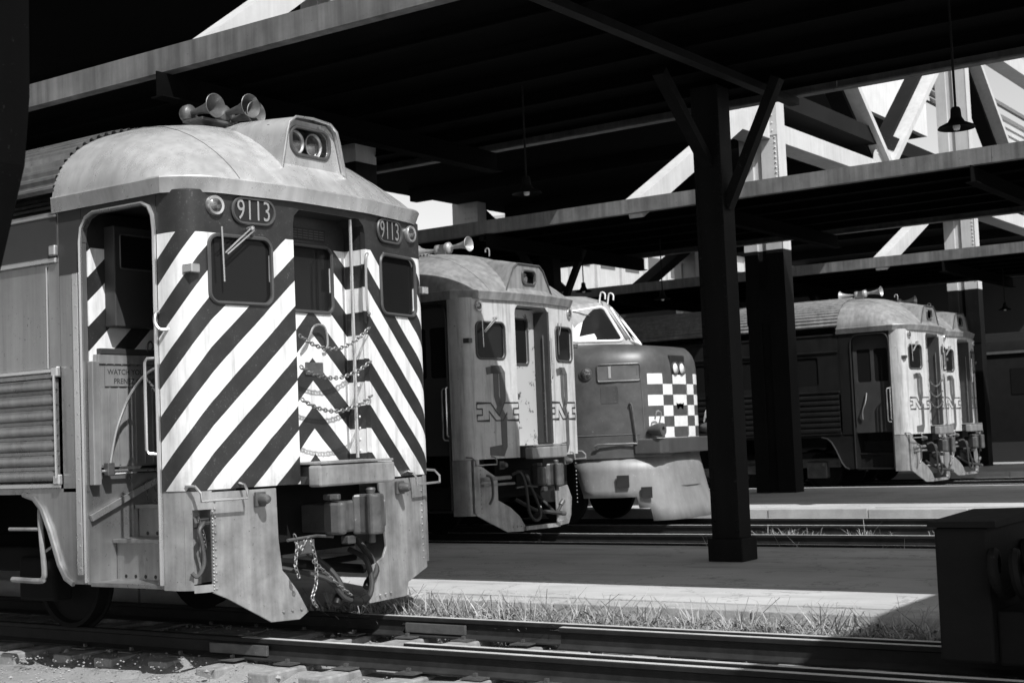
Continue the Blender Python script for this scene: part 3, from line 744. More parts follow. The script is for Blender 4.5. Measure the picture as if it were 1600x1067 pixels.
        obj('step', MB().box((-1.385, min(s*1.27, s*.96), .80), (-.50, max(s*1.27, s*.96), .835)), 'steel' if S else 'darksteel', T, bevel=.006)
        obj('step', MB().box((-1.385, min(s*1.03, s*.74), 1.07), (-.50, max(s*1.03, s*.74), 1.105)), 'steel' if S else 'darksteel', T, bevel=.006)
        for ya, za, zb in ((1.225, .50, .80), (.985, .835, 1.07), (.76, 1.105, 1.36)):
            obj('step_riser', MB().box((-1.385, min(s*ya, s*(ya-.02)), za), (-.50, max(s*ya, s*(ya-.02)), zb)), sd, T)
            rh = MB()
            for k in range(7): rh.lathe([(0, .002), (.016, .002), (.016, 0)], (-1.28 + k*.12, s*(ya + .001), za + .025), (0, s, 0), 8)
            tag(obj('drain_hole', rh, 'black', T), kind='stuff')
        obj('stepwell_wall', MB().box((-1.42, min(s*.74, s*1.50), .48), (-1.392, max(s*.74, s*1.50), 1.42)), sd, T)
        obj('stepwell_wall', MB().box((-.492, min(s*.74, s*1.50), .48), (-.47, max(s*.74, s*1.50), 1.42)), sd, T)
        if S and near: obj('step_trim', MB().bar((-1.37, -1.50, 1.02), (-1.37, -.80, 1.30), .03, .05), 'trim', T)
        if near and S:
            # raised trap door with ribs and lettering, hinged up against the striped bulkhead
            bx = -1.345
            obj('bulkhead', MB().box((-1.44, -1.47, 1.37), (-1.385, -.45, 3.56)), 'stripe2', T)
            TP = obj('trap_door', MB().box((-1.38, -1.44, 1.43), (bx, -.66, 2.37)), 'door', T, bevel=.005)
            for k in range(8):
                obj('rib', MB().box((bx + .0005, -1.40 + k*.092, 1.45), (bx + .007, -1.40 + k*.092 + .012, 2.10)), 'door', TP)
            obj('trap_edge', MB().box((-1.38, -1.50, 1.29), (bx + .03, -1.425, 2.31)), 'door', TP, bevel=.006)
            obj('trap_rail', MB().box((bx + .0005, -1.42, 2.29), (bx + .014, -.66, 2.37)), 'door', TP, bevel=.004)
            obj('trap_cap', MB().box((-1.38, -1.40, 2.372), (bx + .02, -.66, 2.42)), 'interior', TP, bevel=.004)
            PL = obj('warning_plate', MB().box((bx + .0075, -1.355, 2.105), (bx + .012, -.74, 2.275)), 'door', TP)
            for tx_, zz in (('WATCH YOUR STEP', 2.222), ('PRENEZ GARDE', 2.145)):
                obj('lettering', text_mb(tx_, .064, lambda u, q: (bx + .0135, -1.045 + u, zz + q), weight=.0008, xs=.98), 'interior', PL)
            for k in range(8):
                obj('rivet', MB().lathe([(0, .008), (.008, .004), (.01, 0)], (bx + .012, -1.34 + k*.082, 2.285), (1, 0, 0), 6), 'iron', TP)
            obj('latch', MB().tube(smoothpath([(bx + .01, -.90, 2.38), (bx + .02, -.90, 2.46), (bx + .02, -.87, 2.49), (bx + .02, -.84, 2.46), (bx + .02, -.86, 2.41)], 4), .009, 6), 'iron', TP, smooth=True)
            cr = smoothpath([(bx + .04, -1.36, 1.36), (bx + .06, -1.35, 1.50), (bx + .10, -1.32, 1.74), (bx + .16, -1.25, 1.98), (bx + .28, -1.20, 2.15), (bx + .48, -1.22, 2.23), (bx + .84, -1.30, 2.26)], 6)
            obj('curved_handrail', MB().tube(cr, .013, 7), 'trim', T, smooth=True)
            obj('handrail_bracket', MB().box((bx + .01, -1.39, 1.36), (bx + .07, -1.32, 1.47)), 'iron', T, bevel=.008)
            obj('trap_hinge', MB().tube([(bx + .02, -1.42, 1.40), (bx + .02, -.66, 1.39)], .014, 6), 'trim', T, smooth=True)
            LK = obj('locker', MB().box((-1.384, -1.30, 2.60), (-1.25, -.62, 3.45)), 'interior', T, bevel=.01)
            obj('locker_window', MB().box((-1.249, -1.23, 3.10), (-1.245, -.90, 3.37)), 'glass', LK)
            obj('locker_trim', MB().tube([(-1.246, a, z) for a, z in rrect(-1.24, -.89, 3.09, 3.38, .02, 2)], .008, 5, closed=True), 'iron', LK)
            obj('corner_handle', MB().tube(smoothpath([(-.46, y - .01, 2.64), (-.44, y - .06, 2.62), (-.43, y - .07, 2.55), (-.40, y - .05, 2.50), (-.36, y + .01, 2.50)], 4), .015, 7), 'trim', T, smooth=True)
            # door interlock brackets on the jamb
            for zz in (2.20, 1.30, 3.22):
                obj('jamb_bracket', MB().box((-1.76, y - .05, zz), (-1.68, y - .004, zz + .09)), 'trim', T, bevel=.012)
            obj('belt_pipe', MB().tube([(-1.71, y - .055, 2.22), (-1.70, y - .055, 1.36)], .012, 6).tube([(-1.84, y - .008, 2.28), (-1.84, y - .008, 3.14)], .008, 6), 'trim', T, smooth=True)
        else:
            # closed folding side door set in the opening
            dd = MB().plate([(-1.39, 1.30), (-.49, 1.30), (-.49, 3.53), (-1.39, 3.53)], [rrect(-1.30, -.98, 2.45, 3.2, .04), rrect(-.90, -.58, 2.45, 3.2, .04)], lambda x, z: (x, y - s*.12, z), nr, .03)
            SD = obj('side_door', dd, 'interior', T)
            for xa in (-1.31, -.91): obj('window_pane', MB().box((xa, y - s*.14 - .005, 2.44), (xa + .34, y - s*.14 + .005, 3.21)), 'glass', SD)
            obj('door_grab', MB().tube(smoothpath([(-1.1, y - s*.09, 2.2), (-1.12, y - s*.05, 2.0), (-1.2, y - s*.05, 1.8), (-1.22, y - s*.09, 1.6)], 4), .014, 6), 'trim', SD, smooth=True)
            obj('door_grab', MB().tube([(-.50, y + s*.03, 2.3), (-.50, y + s*.06, 2.28), (-.50, y + s*.06, 1.6), (-.50, y + s*.03, 1.58)], .014, 6), 'trim', SD, smooth=True)
    # --- floor, bulkheads, ceiling so that the car is closed
    cl = MB().box((-length + .02, -1.47, 1.30), (-1.45, 1.47, 1.36)).box((-1.45, -.73, 1.30), (-.26, .73, 1.362)).box((-1.50, -1.47, 1.36), (-1.46, 1.47, 3.58)).box((-length, -1.47, 1.30), (-length + .04, 1.47, 3.6))
    cl.box((-length, -1.47, 3.585), (-.34, 1.47, 3.605))
    obj('body_core', cl, 'interior', T)
    obj('under_equipment', MB().box((-length + 1, -1.2, .62), (-5.6, 1.2, 1.27)), 'dark', T)
    # --- truck
    tk = MB().box((-4.9, -1.12, .52), (-1.95, -1.02, .74)).box((-4.9, 1.02, .52), (-1.95, 1.12, .74)).box((-3.6, -1.12, .55), (-3.2, 1.12, .85)).box((-4.4, -1.2, .40), (-4.0, -1.0, .62)).box((-2.75, -1.2, .28), (-2.25, -1.0, .66))
    TK = obj('truck_frame', tk, 'iron' if not S else 'dark', T, bevel=.03)
    for xw in (-2.5, -4.4):
        for s in (-1, 1):
            wl = obj('wheel', MB().lathe([(0, .03), (.08, .05), (.10, .02), (.36, .0), (.38, .05), (.42, .055), (.42, -.06), (.45, -.065), (.45, -.085), (0, -.085)], (xw, s*.80, .42), (0, s, 0), 28), 'dark', TK, smooth=True)
            obj('journal_box', MB().box((xw - .14, s*1.12 - .06, .28), (xw + .14, s*1.12 + .06, .56)), 'dark', TK, bevel=.03)
    if S:
        sf = MB().tube(smoothpath([(-2.42, -1.50, .50), (-2.05, -1.50, .495), (-2.0, -1.50, .52), (-1.99, -1.50, .60), (-2.03, -1.50, 1.02), (-1.99, -1.50, 1.14), (-1.90, -1.46, 1.20)], 4), .024, 8)
        sf.tube([(-2.45, -1.50, .93), (-2.05, -1.50, .93)], .016, 6)
        obj('truck_step', sf, 'wing', T, smooth=True)
        obj('step_brace', MB().bar((-2.0, -1.48, .74), (-1.80, -1.2, .98), .03, .02), 'wing', T)
    return T

car1 = rdc('railcar', 'railcar with bold black and white chevron stripes and number 9113 on its end', -8.19, YC['a'], 'stripe', horns='five', length=22)
car2 = rdc('railcar', 'weathered pale railcar with streaked monogram panels beside the checkered locomotive', -12.12, YC['b'], 'bm', horns='two')
car3 = rdc('railcar', 'pale monogrammed railcar with shaded side standing just behind the second platform', -10.74, YC['d'], 'bm', horns='two', dooropen=True)
car4 = rdc('railcar', 'pale railcar nose poking out just beyond the shaded monogrammed railcar', -11.05, YC['e'], 'bm', horns='two')
for c in (car2, car3, car4): c['group'] = 'monogrammed railcars'

# dark coach standing on the farthest track
co = thing('passenger_coach', (-2, YC['f'], 0), 'unlit dark coach on the farthest track beyond the third platform', 'coach')
pr = [(-1.5, .75), (-1.5, 3.5), (-1.3, 3.85), (-.8, 4.1), (0, 4.2), (.8, 4.1), (1.3, 3.85), (1.5, 3.5), (1.5, .75)]
obj('body', MB().loft([[(x, a, z) for a, z in pr] for x in (4, -22)], cap=True), 'dark', co, smooth=True, angle=30)
obj('gutter', MB().box((-22, -1.56, 3.46), (4, -1.50, 3.54)), 'greyp', co)
for k in range(14): obj('window', MB().box((2.5 - k*1.6, -1.512, 2.2), (3.4 - k*1.6, -1.498, 3.0)), 'glass', co)
for k in (0, -2.4, -14, -16.4):
    for s in (-1, 1): obj('wheel', MB().lathe([(0, .05), (.42, .04), (.42, -.06), (0, -.06)], (k, s*.8, .42), (0, s, 0), 20), 'dark', co)

# ------------------------------------------------------------------ cab unit locomotive
def loco():
    T = thing('diesel_locomotive', (-11.38, YC['c'], 0), 'streamlined cab unit locomotive with checkered nose and number 1 board', 'locomotive')
    def sec(x, hw, zt, zb=1.12, r=.35, n=7, e=None):
        P = [(x, -hw, zb)]
        for k in range(n + 1):
            t = R(180 - 90*k/n); P.append((x, -hw + r + r*math.cos(t), zt - r + r*math.sin(t)))
        for k in range(n + 1):
            t = R(90 - 90*k/n); P.append((x, hw - r + r*math.cos(t), zt - r + r*math.sin(t)))
        P.append((x, hw, zb)); return P
    rings = [sec(-.0, .42, 2.50, r=.28), sec(-.012, .56, 2.66, r=.31), sec(-.05, .72, 2.80, r=.34), sec(-.12, .86, 2.90, r=.36), sec(-.24, 1.0, 2.96, r=.38), sec(-.5, 1.2, 3.0, r=.40), sec(-.8, 1.36, 3.02, r=.42), sec(-1.2, 1.47, 3.03, r=.42), sec(-1.6, 1.52, 3.04, r=.42), sec(-2.2, 1.53, 3.05, r=.3)]
    fr = rings[0]
    m = MB().loft(rings); m.f.append(tuple(range(len(fr))))
    NO = obj('nose', m, 'checker', T, smooth=True, angle=50)
    half = [[(-1.38, 1.30, 2.85), (-1.36, 1.26, 3.02), (-1.12, .62, 3.02), (-.88, .0, 3.03)],
            [(-1.86, 1.45, 2.85), (-1.76, 1.10, 3.64), (-1.56, .55, 3.77), (-1.38, .0, 3.83)],
            [(-2.3, 1.50, 2.85), (-2.1, 1.16, 3.78), (-1.9, .6, 3.92), (-1.8, .0, 3.96)],
            [(-3.0, 1.53, 1.14), (-3.0, 1.34, 3.72), (-3.0, .7, 4.02), (-3.0, .0, 4.08)],
            [(-16.0, 1.53, 1.14), (-16.0, 1.34, 3.72), (-16.0, .7, 4.02), (-16.0, .0, 4.08)]]
    cabr = [[(x, -y, z) for x, y, z in h] + [(x, y, z) for x, y, z in reversed(h[:-1])] for h in half]
    obj('cab', MB().loft(cabr, close=False), 'cabpaint', T, smooth=True, angle=22)
    for s in (-1, 1):
        C0, C1, S0, S1 = Vector((-.88, 0, 3.03)), Vector((-1.38, 0, 3.83)), Vector((-1.36, s*1.26, 3.02)), Vector((-1.76, s*1.10, 3.64))
        nrm = (C1 - C0).cross(S0 - C0).normalized()
        if nrm.x < 0: nrm = -nrm
        def bl(u, v): return (C0.lerp(S0, u)).lerp(C1.lerp(S1, u), v)
        wp = rrect(.10, .97, .10, .90, .09, 3)
        Wp = obj('windshield', MB().plate(wp, [], lambda u, v: bl(u, v) + nrm * .012, nrm, .01), 'glass', T)
        obj('window_frame', MB().tube([bl(u, v) + nrm * .014 for u, v in wp], .026, 6, closed=True), 'white', Wp, smooth=True)
        obj('pane_reflection', MB().plate(rrect(.52, .95, .14, .86, .04, 2), [], lambda u, v: bl(u, v) + nrm * .016, nrm, .003), 'concrete', Wp)  # pale sheet on the glass, painted as a light reflection
        obj('wiper', MB().tube([bl(.75, .93) + nrm*.03, bl(.45, .72) + nrm*.04], .008, 5), 'iron', Wp)
        obj('grab_iron', MB().tube(smoothpath([(-1.42, s*.14, 3.80), (-1.38, s*.14, 3.98), (-1.30, s*.14, 3.96), (-1.30, s*.14, 3.86)], 3), .014, 6), 'white', T, smooth=True)
        obj('roof_rail', MB().tube([(-2.5, s*.95, 3.86), (-2.5, s*.98, 3.94), (-2.0, s*.95, 3.90), (-1.92, s*.93, 3.80)], .014, 6), 'white', T, smooth=True)
        obj('wiper_motor', MB().tube([(-1.42, s*.06, 3.80), (-1.15, s*.05, 3.42), (-.95, s*.05, 3.14)], .022, 6), 'iron', T, smooth=True)
        # number board and class light, set into the nose side
        def ny_(x):
            K = [(0, .6), (-.05, .72), (-.12, .86), (-.24, 1.0), (-.5, 1.2), (-.8, 1.36), (-1.2, 1.47), (-1.6, 1.52), (-2.2, 1.53)]
            for (xa, ha), (xb, hb) in zip(K, K[1:]):
                if x >= xb: return s * (ha + (hb - ha) * (x - xa) / (xb - xa))
            return s * 1.53
        # recess frame
        def ns(x, z, o=.0): return (x, (abs(ny_(x)) + o) * s, z)
        nb = rrect(-.78, -.20, 2.38, 2.66, .03, 3)
        nb = [(x_, z_) for i_ in range(len(nb)) for x_, z_ in ((nb[i_]), ((nb[i_][0]*.66 + nb[(i_+1) % len(nb)][0]*.34, nb[i_][1]*.66 + nb[(i_+1) % len(nb)][1]*.34)), ((nb[i_][0]*.33 + nb[(i_+1) % len(nb)][0]*.67, nb[i_][1]*.33 + nb[(i_+1) % len(nb)][1]*.67)))]
        B = obj('number_board', MB().plate(nb, [], lambda x, z: ns(x, z, .012), (0, s, 0), .03), 'greyp', T)
        obj('board_rim', MB().tube([ns(x, z, .018) for x, z in nb], .014, 5, closed=True), 'iron', B, smooth=True)
        obj('numeral', text_mb('1', .27, lambda u, q: ns(-.60 - s*u, 2.52 + q, .022), weight=.006), 'trim', B)
        cl_ = obj('class_lamp', MB().lathe([(.0, .03), (.08, .03), (.11, .02), (.11, -.04)], ns(-.98, 2.52, .0), (.3, s, 0), 16), 'iron', T, smooth=True)
        obj('lamp_lens', MB().lathe([(0, .06), (.05, .05), (.085, .03)], ns(-.98, 2.52, .0), (.3, s, 0), 16), 'lens', cl_, smooth=True)
        obj('nose_door', MB().plate(rrect(-.75, -.50, 2.02, 2.30, .02, 2), [], lambda x, z: ns(x, z, .006), (0, s, 0), .01), 'locodark', T)
        obj('nose_seam', MB().tube([ns(-1.6, 1.50, .004), ns(-1.2, 1.50, .004), ns(-.8, 1.5, .004), ns(-.5, 1.5, .004), ns(-.24, 1.50, .004)], .008, 4).tube([ns(-.20, 2.6, .004), ns(-.18, 1.3, .004)], .008, 4), 'greyp', T)
        obj('nose_handrail', MB().tube(smoothpath([ns(-.36, 1.98, .0), ns(-.33, 2.0, .06), ns(-.30, 1.95, .07), ns(-.26, 1.40, .07), ns(-.30, 1.35, .07), ns(-.80, 1.35, .07), ns(-.82, 1.28, .03)], 3), .018, 6), 'iron', T, smooth=True)
        # buffers
        bfp = MB().lathe([(0, .12), (.05, .12), (.05, .16), (.105, .16), (.115, .10), (.10, .02), (.06, -.1)], (.0, s*.92, 1.56), (1, 0, 0), 16); obj('corner_buffer', bfp, 'iron', T, smooth=True)
        obj('buffer_grab', MB().tube(smoothpath([(.02, s*.80, 1.66), (.06, s*.80, 1.83), (.04, s*.90, 1.86), (.0, s*.90, 1.73)], 3), .014, 5), 'wing', T, smooth=True)
        # brake and coupling fittings between cars
        obj('side_fitting', MB().box((-1.75, s*1.55 - .06, 1.3), (-1.6, s*1.55 + .06, 1.55)).box((-1.7, s*1.55 - .05, 1.9), (-1.55, s*1.55 + .05, 2.2)), 'iron', T, bevel=.02)
    # headlight in its recessed box
    HB = obj('headlight_housing', MB().box((-.2, -.28, 2.46), (.004, .22, 2.80)), 'black', T, bevel=.02)
    for s in (-1, 1): obj('headlight', MB().lathe([(0, .04), (.05, .035), (.088, .01), (.095, -.03)], (.0, s*.115 - .03, 2.585), (1, 0, 0), 18), 'bulb', HB, smooth=True)
    for s in (-1, 1):
        obj('nose_door_seam', MB().tube([(.004, s*.25, 1.45), (.004, s*.25, 2.46)], .007, 4), 'iron', T)
        obj('headlight_rim', MB().lathe([(.09, .0), (.10, .03), (.108, .03), (.112, -.02)], (.0, s*.115 - .03, 2.585), (1, 0, 0), 18), 'iron', HB, smooth=True)
    obj('nose_emblem', MB().plate([(-.14, 2.0), (-.1, 1.88), (0, 1.93), (.1, 1.88), (.14, 2.0), (.06, 1.98), (0, 1.99), (-.06, 1.98)], [], lambda a, z: (.0, a, z), (1, 0, 0), .012), 'greyp', T)
    ac = MB().plate([(.10, -.93), (.15, -.75), (.15, .75), (.10, .93), (-.3, 1.1), (-.3, -1.1)], [], lambda x, y: (x, y, 1.42), (0, 0, 1), .25); obj('anticlimber', ac, 'locodark', T, bevel=.02)
    # pilot skirt
    def sk(z, k):  # plan outline of the skirt at height z
        f = (1.16 - z) / 1.08
        K = [(-1.30, 1.46), (-1.05, 1.41), (-.80, 1.34), (-.60, 1.24), (-.44, 1.14), (-.30, 1.03), (-.18, .92), (-.09, .78), (-.03, .60), (.0, .30)]
        pts = [(x + f * (.20 + .06 * (x + 1.3)) + (.12 * f if x < -1.2 else 0), -h + .02) for x, h in K]
        return pts + [(x, -y) for x, y in reversed(pts)]
    zs = [1.16, .9, .6, .48, .3, .09]
    sm = MB(); rows = []
    for z in zs:
        pts = sk(z, 0); rows.append([(x, y, z) for x, y in pts])
    sm.loft(rows, close=False)
    # wheel arch: drop the lower rear quads
    npt = len(rows[0]); keep = []
    for f in sm.f:
        i, k = f[0] // npt, f[0] % npt
        kk = min(k, npt - 2 - k)
        if i >= 3 and kk < (4 if i == 3 else 5): continue
        keep.append(f)
    sm.f = keep
    SK = obj('pilot_skirt', sm, 'locoskirt', T, smooth=True, angle=70)
    sol = SK.modifiers.new('solid', 'SOLIDIFY'); sol.thickness = .03
    for (xa, ya, za, sz) in ((-.50, -1.225, .74, .2), (-.17, -1.04, .55, .18)):
        ang = math.atan2(.26, .5)
        h = MB().box((-sz*.5, -.035, -sz*.5), (sz*.5, .005, sz*.5)); o = obj('step_hole', h, 'black', SK); o.location = (xa + .04, ya - .012, za); o.rotation_euler = (0, 0, ang)
    obj('skirt_seam', MB().tube([(-.02, -.70, .86), (.19, -.70, .10)], .008, 4).tube([(.06, -.68, .62), (.155, -.2, .62), (.155, .2, .62), (.06, .68, .62)], .008, 4), 'iron', SK)
    obj('under_body', MB().box((-16, -1.1, .5), (-1.5, 1.1, 1.15)), 'dark', T)
    for xw in (-1.9, -3.9):
        for s in (-1, 1): obj('wheel', MB().lathe([(0, .05), (.2, .03), (.40, .04), (.46, .05), (.46, -.06), (0, -.06)], (xw, s*.8, .46), (0, s, 0), 24), 'dark', T, smooth=True)
    return T
loco()

# ------------------------------------------------------------------ platform canopies
BEAMS = [-25.2, -20.5, -15.8, -11.15, -6.5, -1.8]
def canopy(y0, y1, zb, label, cols, ycol, skip=(), xl=-62, xr=.38, colz=.05, fasc='fascia', braces=True):
    T = thing('platform_canopy', (0, (y0 + y1) / 2, 0), label, 'canopy')
    c = (y0 + y1) / 2; h = (y1 - y0) / 2
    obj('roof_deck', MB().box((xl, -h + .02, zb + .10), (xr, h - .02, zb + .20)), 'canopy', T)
    for s in (-1, 1):
        f = MB(); yy = s*h
        ya, yb = min(yy, yy - s*.02), max(yy, yy - s*.02)
        x = xl; n = 0
        while x < xr:
            L = min(9.3, xr - x)
            ff = MB().box((x + .004, ya, zb), (x + L - .004, yb, zb + .235)).box((x + .004, min(yy, yy - s*.14), zb - .022), (x + L - .004, max(yy, yy - s*.14) + (0), zb - .001))
            FB = obj('fascia_beam', ff, fasc, T)
            x += L
    # purlins
    for k in range(1, 6):
        yy = -h + 2*h*k/6
        obj('purlin', MB().box((xl, yy - .01, zb - .02), (xr, yy + .01, zb + .10)).box((xl, yy - .06, zb - .035), (xr, yy + .06, zb - .02)), 'canopy', T)
    for bx in BEAMS:
        if bx in skip: continue
        # cross beam of I section, bottom flange proud of the fascia
        o = obj('cross_beam', MB().box((bx - .008, -h - .12, zb - .30), (bx + .008, h - .06, zb - .04)).box((bx - .09, -h - .12, zb - .315), (bx + .09, h - .06, zb - .30)), 'canopy', T)
    for cx in cols:
        z1 = zb - .04
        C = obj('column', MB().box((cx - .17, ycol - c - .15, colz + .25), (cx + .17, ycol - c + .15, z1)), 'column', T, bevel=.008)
        obj('column_base', MB().box((cx - .215, ycol - c - .195, colz), (cx + .215, ycol - c + .195, colz + .26)), 'column', C, bevel=.012)
        obj('flange_strip', MB().box((cx - .17, ycol - c - .156, colz + .26), (cx - .12, ycol - c - .1505, z1)).box((cx + .12, ycol - c - .156, colz + .26), (cx + .17, ycol - c - .1505, z1)), 'column', C)
        rv = MB()
        for k in range(42):
            for q in (-.145, .145): rv.lathe([(0, .014), (.012, .01), (.018, 0)], (cx + q, ycol - c - .156, colz + .34 + k*.115), (0, -1, 0), 6)
        tag(obj('rivet', rv, 'column', C), kind='stuff')
        obj('splice_plate', MB().box((cx - .175, ycol - c - .160, 3.86), (cx + .175, ycol - c - .1565, 3.89)), 'column', C)
        if braces:
            for dx, dy in ((1, 0), (0, -1)):
                a = Vector((cx + dx*.15, ycol - c + dy*.13, zb - (1.45 if dx else .95))); b = Vector((cx + dx*.85, ycol - c + dy*1.2, zb - .06))
                obj('knee_brace', MB().bar(a, b, .14, .11), 'column', C)
        obj('column_girder', MB().box((cx + .48, -h + .1, zb - .13), (cx + .60, h - .1, zb - .045)), 'column', C)
    return T
canopy(10.0, 16.0, 5.5, 'sooty steel canopy over the wide asphalt platform, held by the nearest tall column', (-7.25, -16.6, -25.9), 14.72, skip=(-6.5, -1.8))
canopy(22.25, 28.35, 5.5, 'sooty canopy over the granite kerbed platform behind the locomotive', (-16.6, -2.2, -26.0), 25.6, colz=.1)
canopy(35.2, 41.4, 5.5, 'far sooty canopy above the shaded monogrammed railcars', (-5.5, -16.6), 40.9, colz=.1)
cn = canopy(-3.2, 4.2, 5.5, 'blurred dark canopy bracket standing close by over the near platform edge', (-14.0,), .5, xr=-2.2, colz=-.2)
# the deep bracket plate of the near canopy
def bracket(pts, y, th, T, off):
    mb = MB(); mb.plate(pts, [], lambda x, z: (x, y - off, z), (0, -1, 0), th); return obj('bracket_plate', mb, 'column', T)
bracket([(-5.7, 5.6), (-4.78, 5.6), (-4.82, 3.01), (-4.86, 2.73), (-5.04, 2.3), (-5.41, 1.6), (-6.0, .9), (-6.0, -.2), (-6.4, -.2), (-6.4, 1.1), (-5.75, 2.3), (-5.7, 2.8)], 3.4, .2, cn, .5)

# concourse roof beyond the buffer stops, behind the right of the view
cc = thing('concourse_roof', (6, 20, 0), 'flat concourse roof at the head of the tracks behind the buffer stop', 'roof')
obj('roof_slab', MB().box((-5.6, -26, 5.5), (-2.2, 26, 5.9)), 'canopy', cc)
for k in range(5): obj('column', MB().box((-2.9, -23 + k*11.4, -.2), (-2.5, -22.6 + k*11.4, 5.5)), 'column', cc)

# ------------------------------------------------------------------ pendant lamps
def lamp(x, y, z, label, top=5.45):
    T = thing('pendant_lamp', (x, y, z), label, 'lamp', 'pendant lamps under the canopies')
    k = .6
    obj('lamp_shade', MB().lathe([(r_*k, h_*k*1.1) for r_, h_ in [(.055, .30), (.075, .27), (.085, .16), (.13, .09), (.26, .035), (.285, .005), (.28, 0), (.25, .025), (.12, .07), (.06, .1)]], (0, 0, 0), (0, 0, 1), 24), 'column', T, smooth=True)
    obj('rod', MB().tube([(0, 0, .19), (0, 0, top - z)], .012, 6), 'column', T)
    obj('bulb', MB().lathe([(0, -.02), (.028, -.012), (.036, .015), (.03, .04), (.018, .07), (0, .07)], (0, 0, 0), (0, 0, 1), 12), 'bulb', T, smooth=True)
lamp(-8.70, 13.0, 4.22, 'bell shaped pendant lamp with bulb hanging left of the nearest tall column')
lamp(-3.92, 13.0, 4.20, 'black bell shaped lamp silhouetted against the bright viaduct railings')
lamp(-15.6, 25.3, 4.50, 'small dark pendant lamp hanging above the locomotive cab')
lamp(-13.9, 25.6, 4.20, 'small dark pendant lamp hanging above the locomotive nose')
lamp(-10.6, 38.4, 4.35, 'faint pendant lamp hanging above the shaded monogrammed railcar')

# ------------------------------------------------------------------ elevated highway on trusses across the tracks
hw = thing('elevated_highway', (-13, 28.75, 0), 'riveted steel truss highway viaduct crossing above the tracks and canopies', 'viaduct')
OX, OY = 13.0, -28.75   # local offset
def hobj(name, mb, m, parent=hw, **k):
    mb.v = [(x + OX, y + OY, z) for x, y, z in mb.v]; return obj(name, mb, m, parent, **k)
def hcol(y, x=-12.95, z0=.05, z1=13.6, m1='truss', low=5.6):
    za, zb = z0, z1
    for za, zb, m in ((z0, 5.35, 'column'), (5.352, z1, m1)):  # lower shaft coloured dark for the shade below the canopy
        P = None
        for s, xa, xb in ((0, x - .46, x - .14), (1, x + .06, x + .46)):
            o = hobj('column', MB().box((xa, y - .22, za), (xb, y + .22, zb)), m, bevel=.006)
            P = P or o
        hobj('column_web', MB().box((x - .14, y - .16, za), (x + .06, y + .16, zb)), m, P)
    hobj('batten_plate', MB().box((x - .47, y - .235, 3.75), (x + .47, y - .2205, 4.5)), 'column', P)
    gp = hobj('gusset_plate', MB().box((x - .47, y - .238, 7.85), (x + .47, y - .2205, 9.0)), 'truss', P)
    rv = MB()
    for i in range(4):
        for zz in range(6):
            rv.lathe([(0, .022), (.018, .014), (.026, 0)], (x + .0 + i*.12, y - .238, 7.95 + zz*.17), (0, -1, 0), 6)
    tag(hobj('rivet', rv, 'truss', gp), kind='stuff')
    rv = MB()
    for zz in range(22): rv.lathe([(0, .022), (.018, .014), (.026, 0)], (x + .40, y - .22, 5.6 + zz*.11), (0, -1, 0), 6)
    tag(hobj('rivet', rv, 'truss', P), kind='stuff')
    # angle strip on the face to the sun
    hobj('corner_angle', MB().box((x + .461, y - .23, za), (x + .475, y - .10, zb)), 'truss', P)
for y in (14.75, 28.75, 42.75, 56.75): hcol(y)
for y in (20.5, 34.5, 48.5, 62.5): hcol(y, x=-25.2)
for xx in (-12.95, -25.2):
    zc = 7.78 if xx > -20 else 8.7  # far chords take the dark deck colour as painted shade
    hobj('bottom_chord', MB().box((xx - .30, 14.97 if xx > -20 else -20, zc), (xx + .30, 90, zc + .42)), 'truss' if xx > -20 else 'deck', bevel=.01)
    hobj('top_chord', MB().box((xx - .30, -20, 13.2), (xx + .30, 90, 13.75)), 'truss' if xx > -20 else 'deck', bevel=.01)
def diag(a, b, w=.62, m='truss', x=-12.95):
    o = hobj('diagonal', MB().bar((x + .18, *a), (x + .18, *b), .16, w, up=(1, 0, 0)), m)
    hobj('diagonal_web', MB().bar((x - .1, *a), (x - .1, *b), .40, w * .7, up=(1, 0, 0)), 'deck', o); return o  # dark web colour paints the shaded side of the member
for yc_ in (14.75, 28.75, 42.75, 56.75):
    diag((yc_ + 7.0, 8.1), (yc_ + .3, 13.4)); diag((yc_ - 7.0, 8.1), (yc_ - .3, 13.4))
for yc_ in (14.75, 28.75, 42.75):
    hobj('knee_brace', MB().bar((-12.8, yc_ + (.3 if yc_ < 20 else 0) - {14.75: 3.85, 28.75: 6.1, 42.75: 7.45}[yc_], {14.75: 5.74, 28.75: 5.62, 42.75: 5.58}[yc_]), (-12.8, yc_ - .2, 8.20 if yc_ < 20 else 8.72), .36, .30, up=(1, 0, 0)), 'truss')
for yc_ in (34.5, 48.5, 62.5):  # far braces coloured dark as shaded silhouettes
    if yc_ > 40: hobj('knee_brace', MB().bar((-25.2, yc_ - 6.5, 5.4), (-25.2, yc_ - .2, 8.4), .3, .6, up=(1, 0, 0)), 'deck')
    hobj('knee_brace', MB().bar((-25.2, yc_ + 6.5, 5.4), (-25.2, yc_ + .2, 8.4), .3, .6, up=(1, 0, 0)), 'deck')
for yn in (35.75, 49.75, 21.75):
    gpl = hobj('gusset_plate', MB().plate([(yn - 1.1, 7.8), (yn + 1.1, 7.8), (yn + .9, 8.35), (yn + .25, 8.95), (yn - .25, 8.95), (yn - .9, 8.35)], [], lambda y, z: (-12.62, y, z), (1, 0, 0), .03), 'truss')
    rv = MB()
    for k in range(8):
        for zz in (7.9, 8.1): rv.lathe([(0, .022), (.02, .014), (.03, 0)], (-12.62, yn - .9 + k*.257, zz), (1, 0, 0), 6)
    for k in range(5):
        for q in (-1, 1): rv.lathe([(0, .022), (.02, .014), (.03, 0)], (-12.62, yn + q*(.2 + k*.12), 8.85 - k*.12), (1, 0, 0), 6)
    tag(hobj('rivet', rv, 'truss', gpl), kind='stuff')
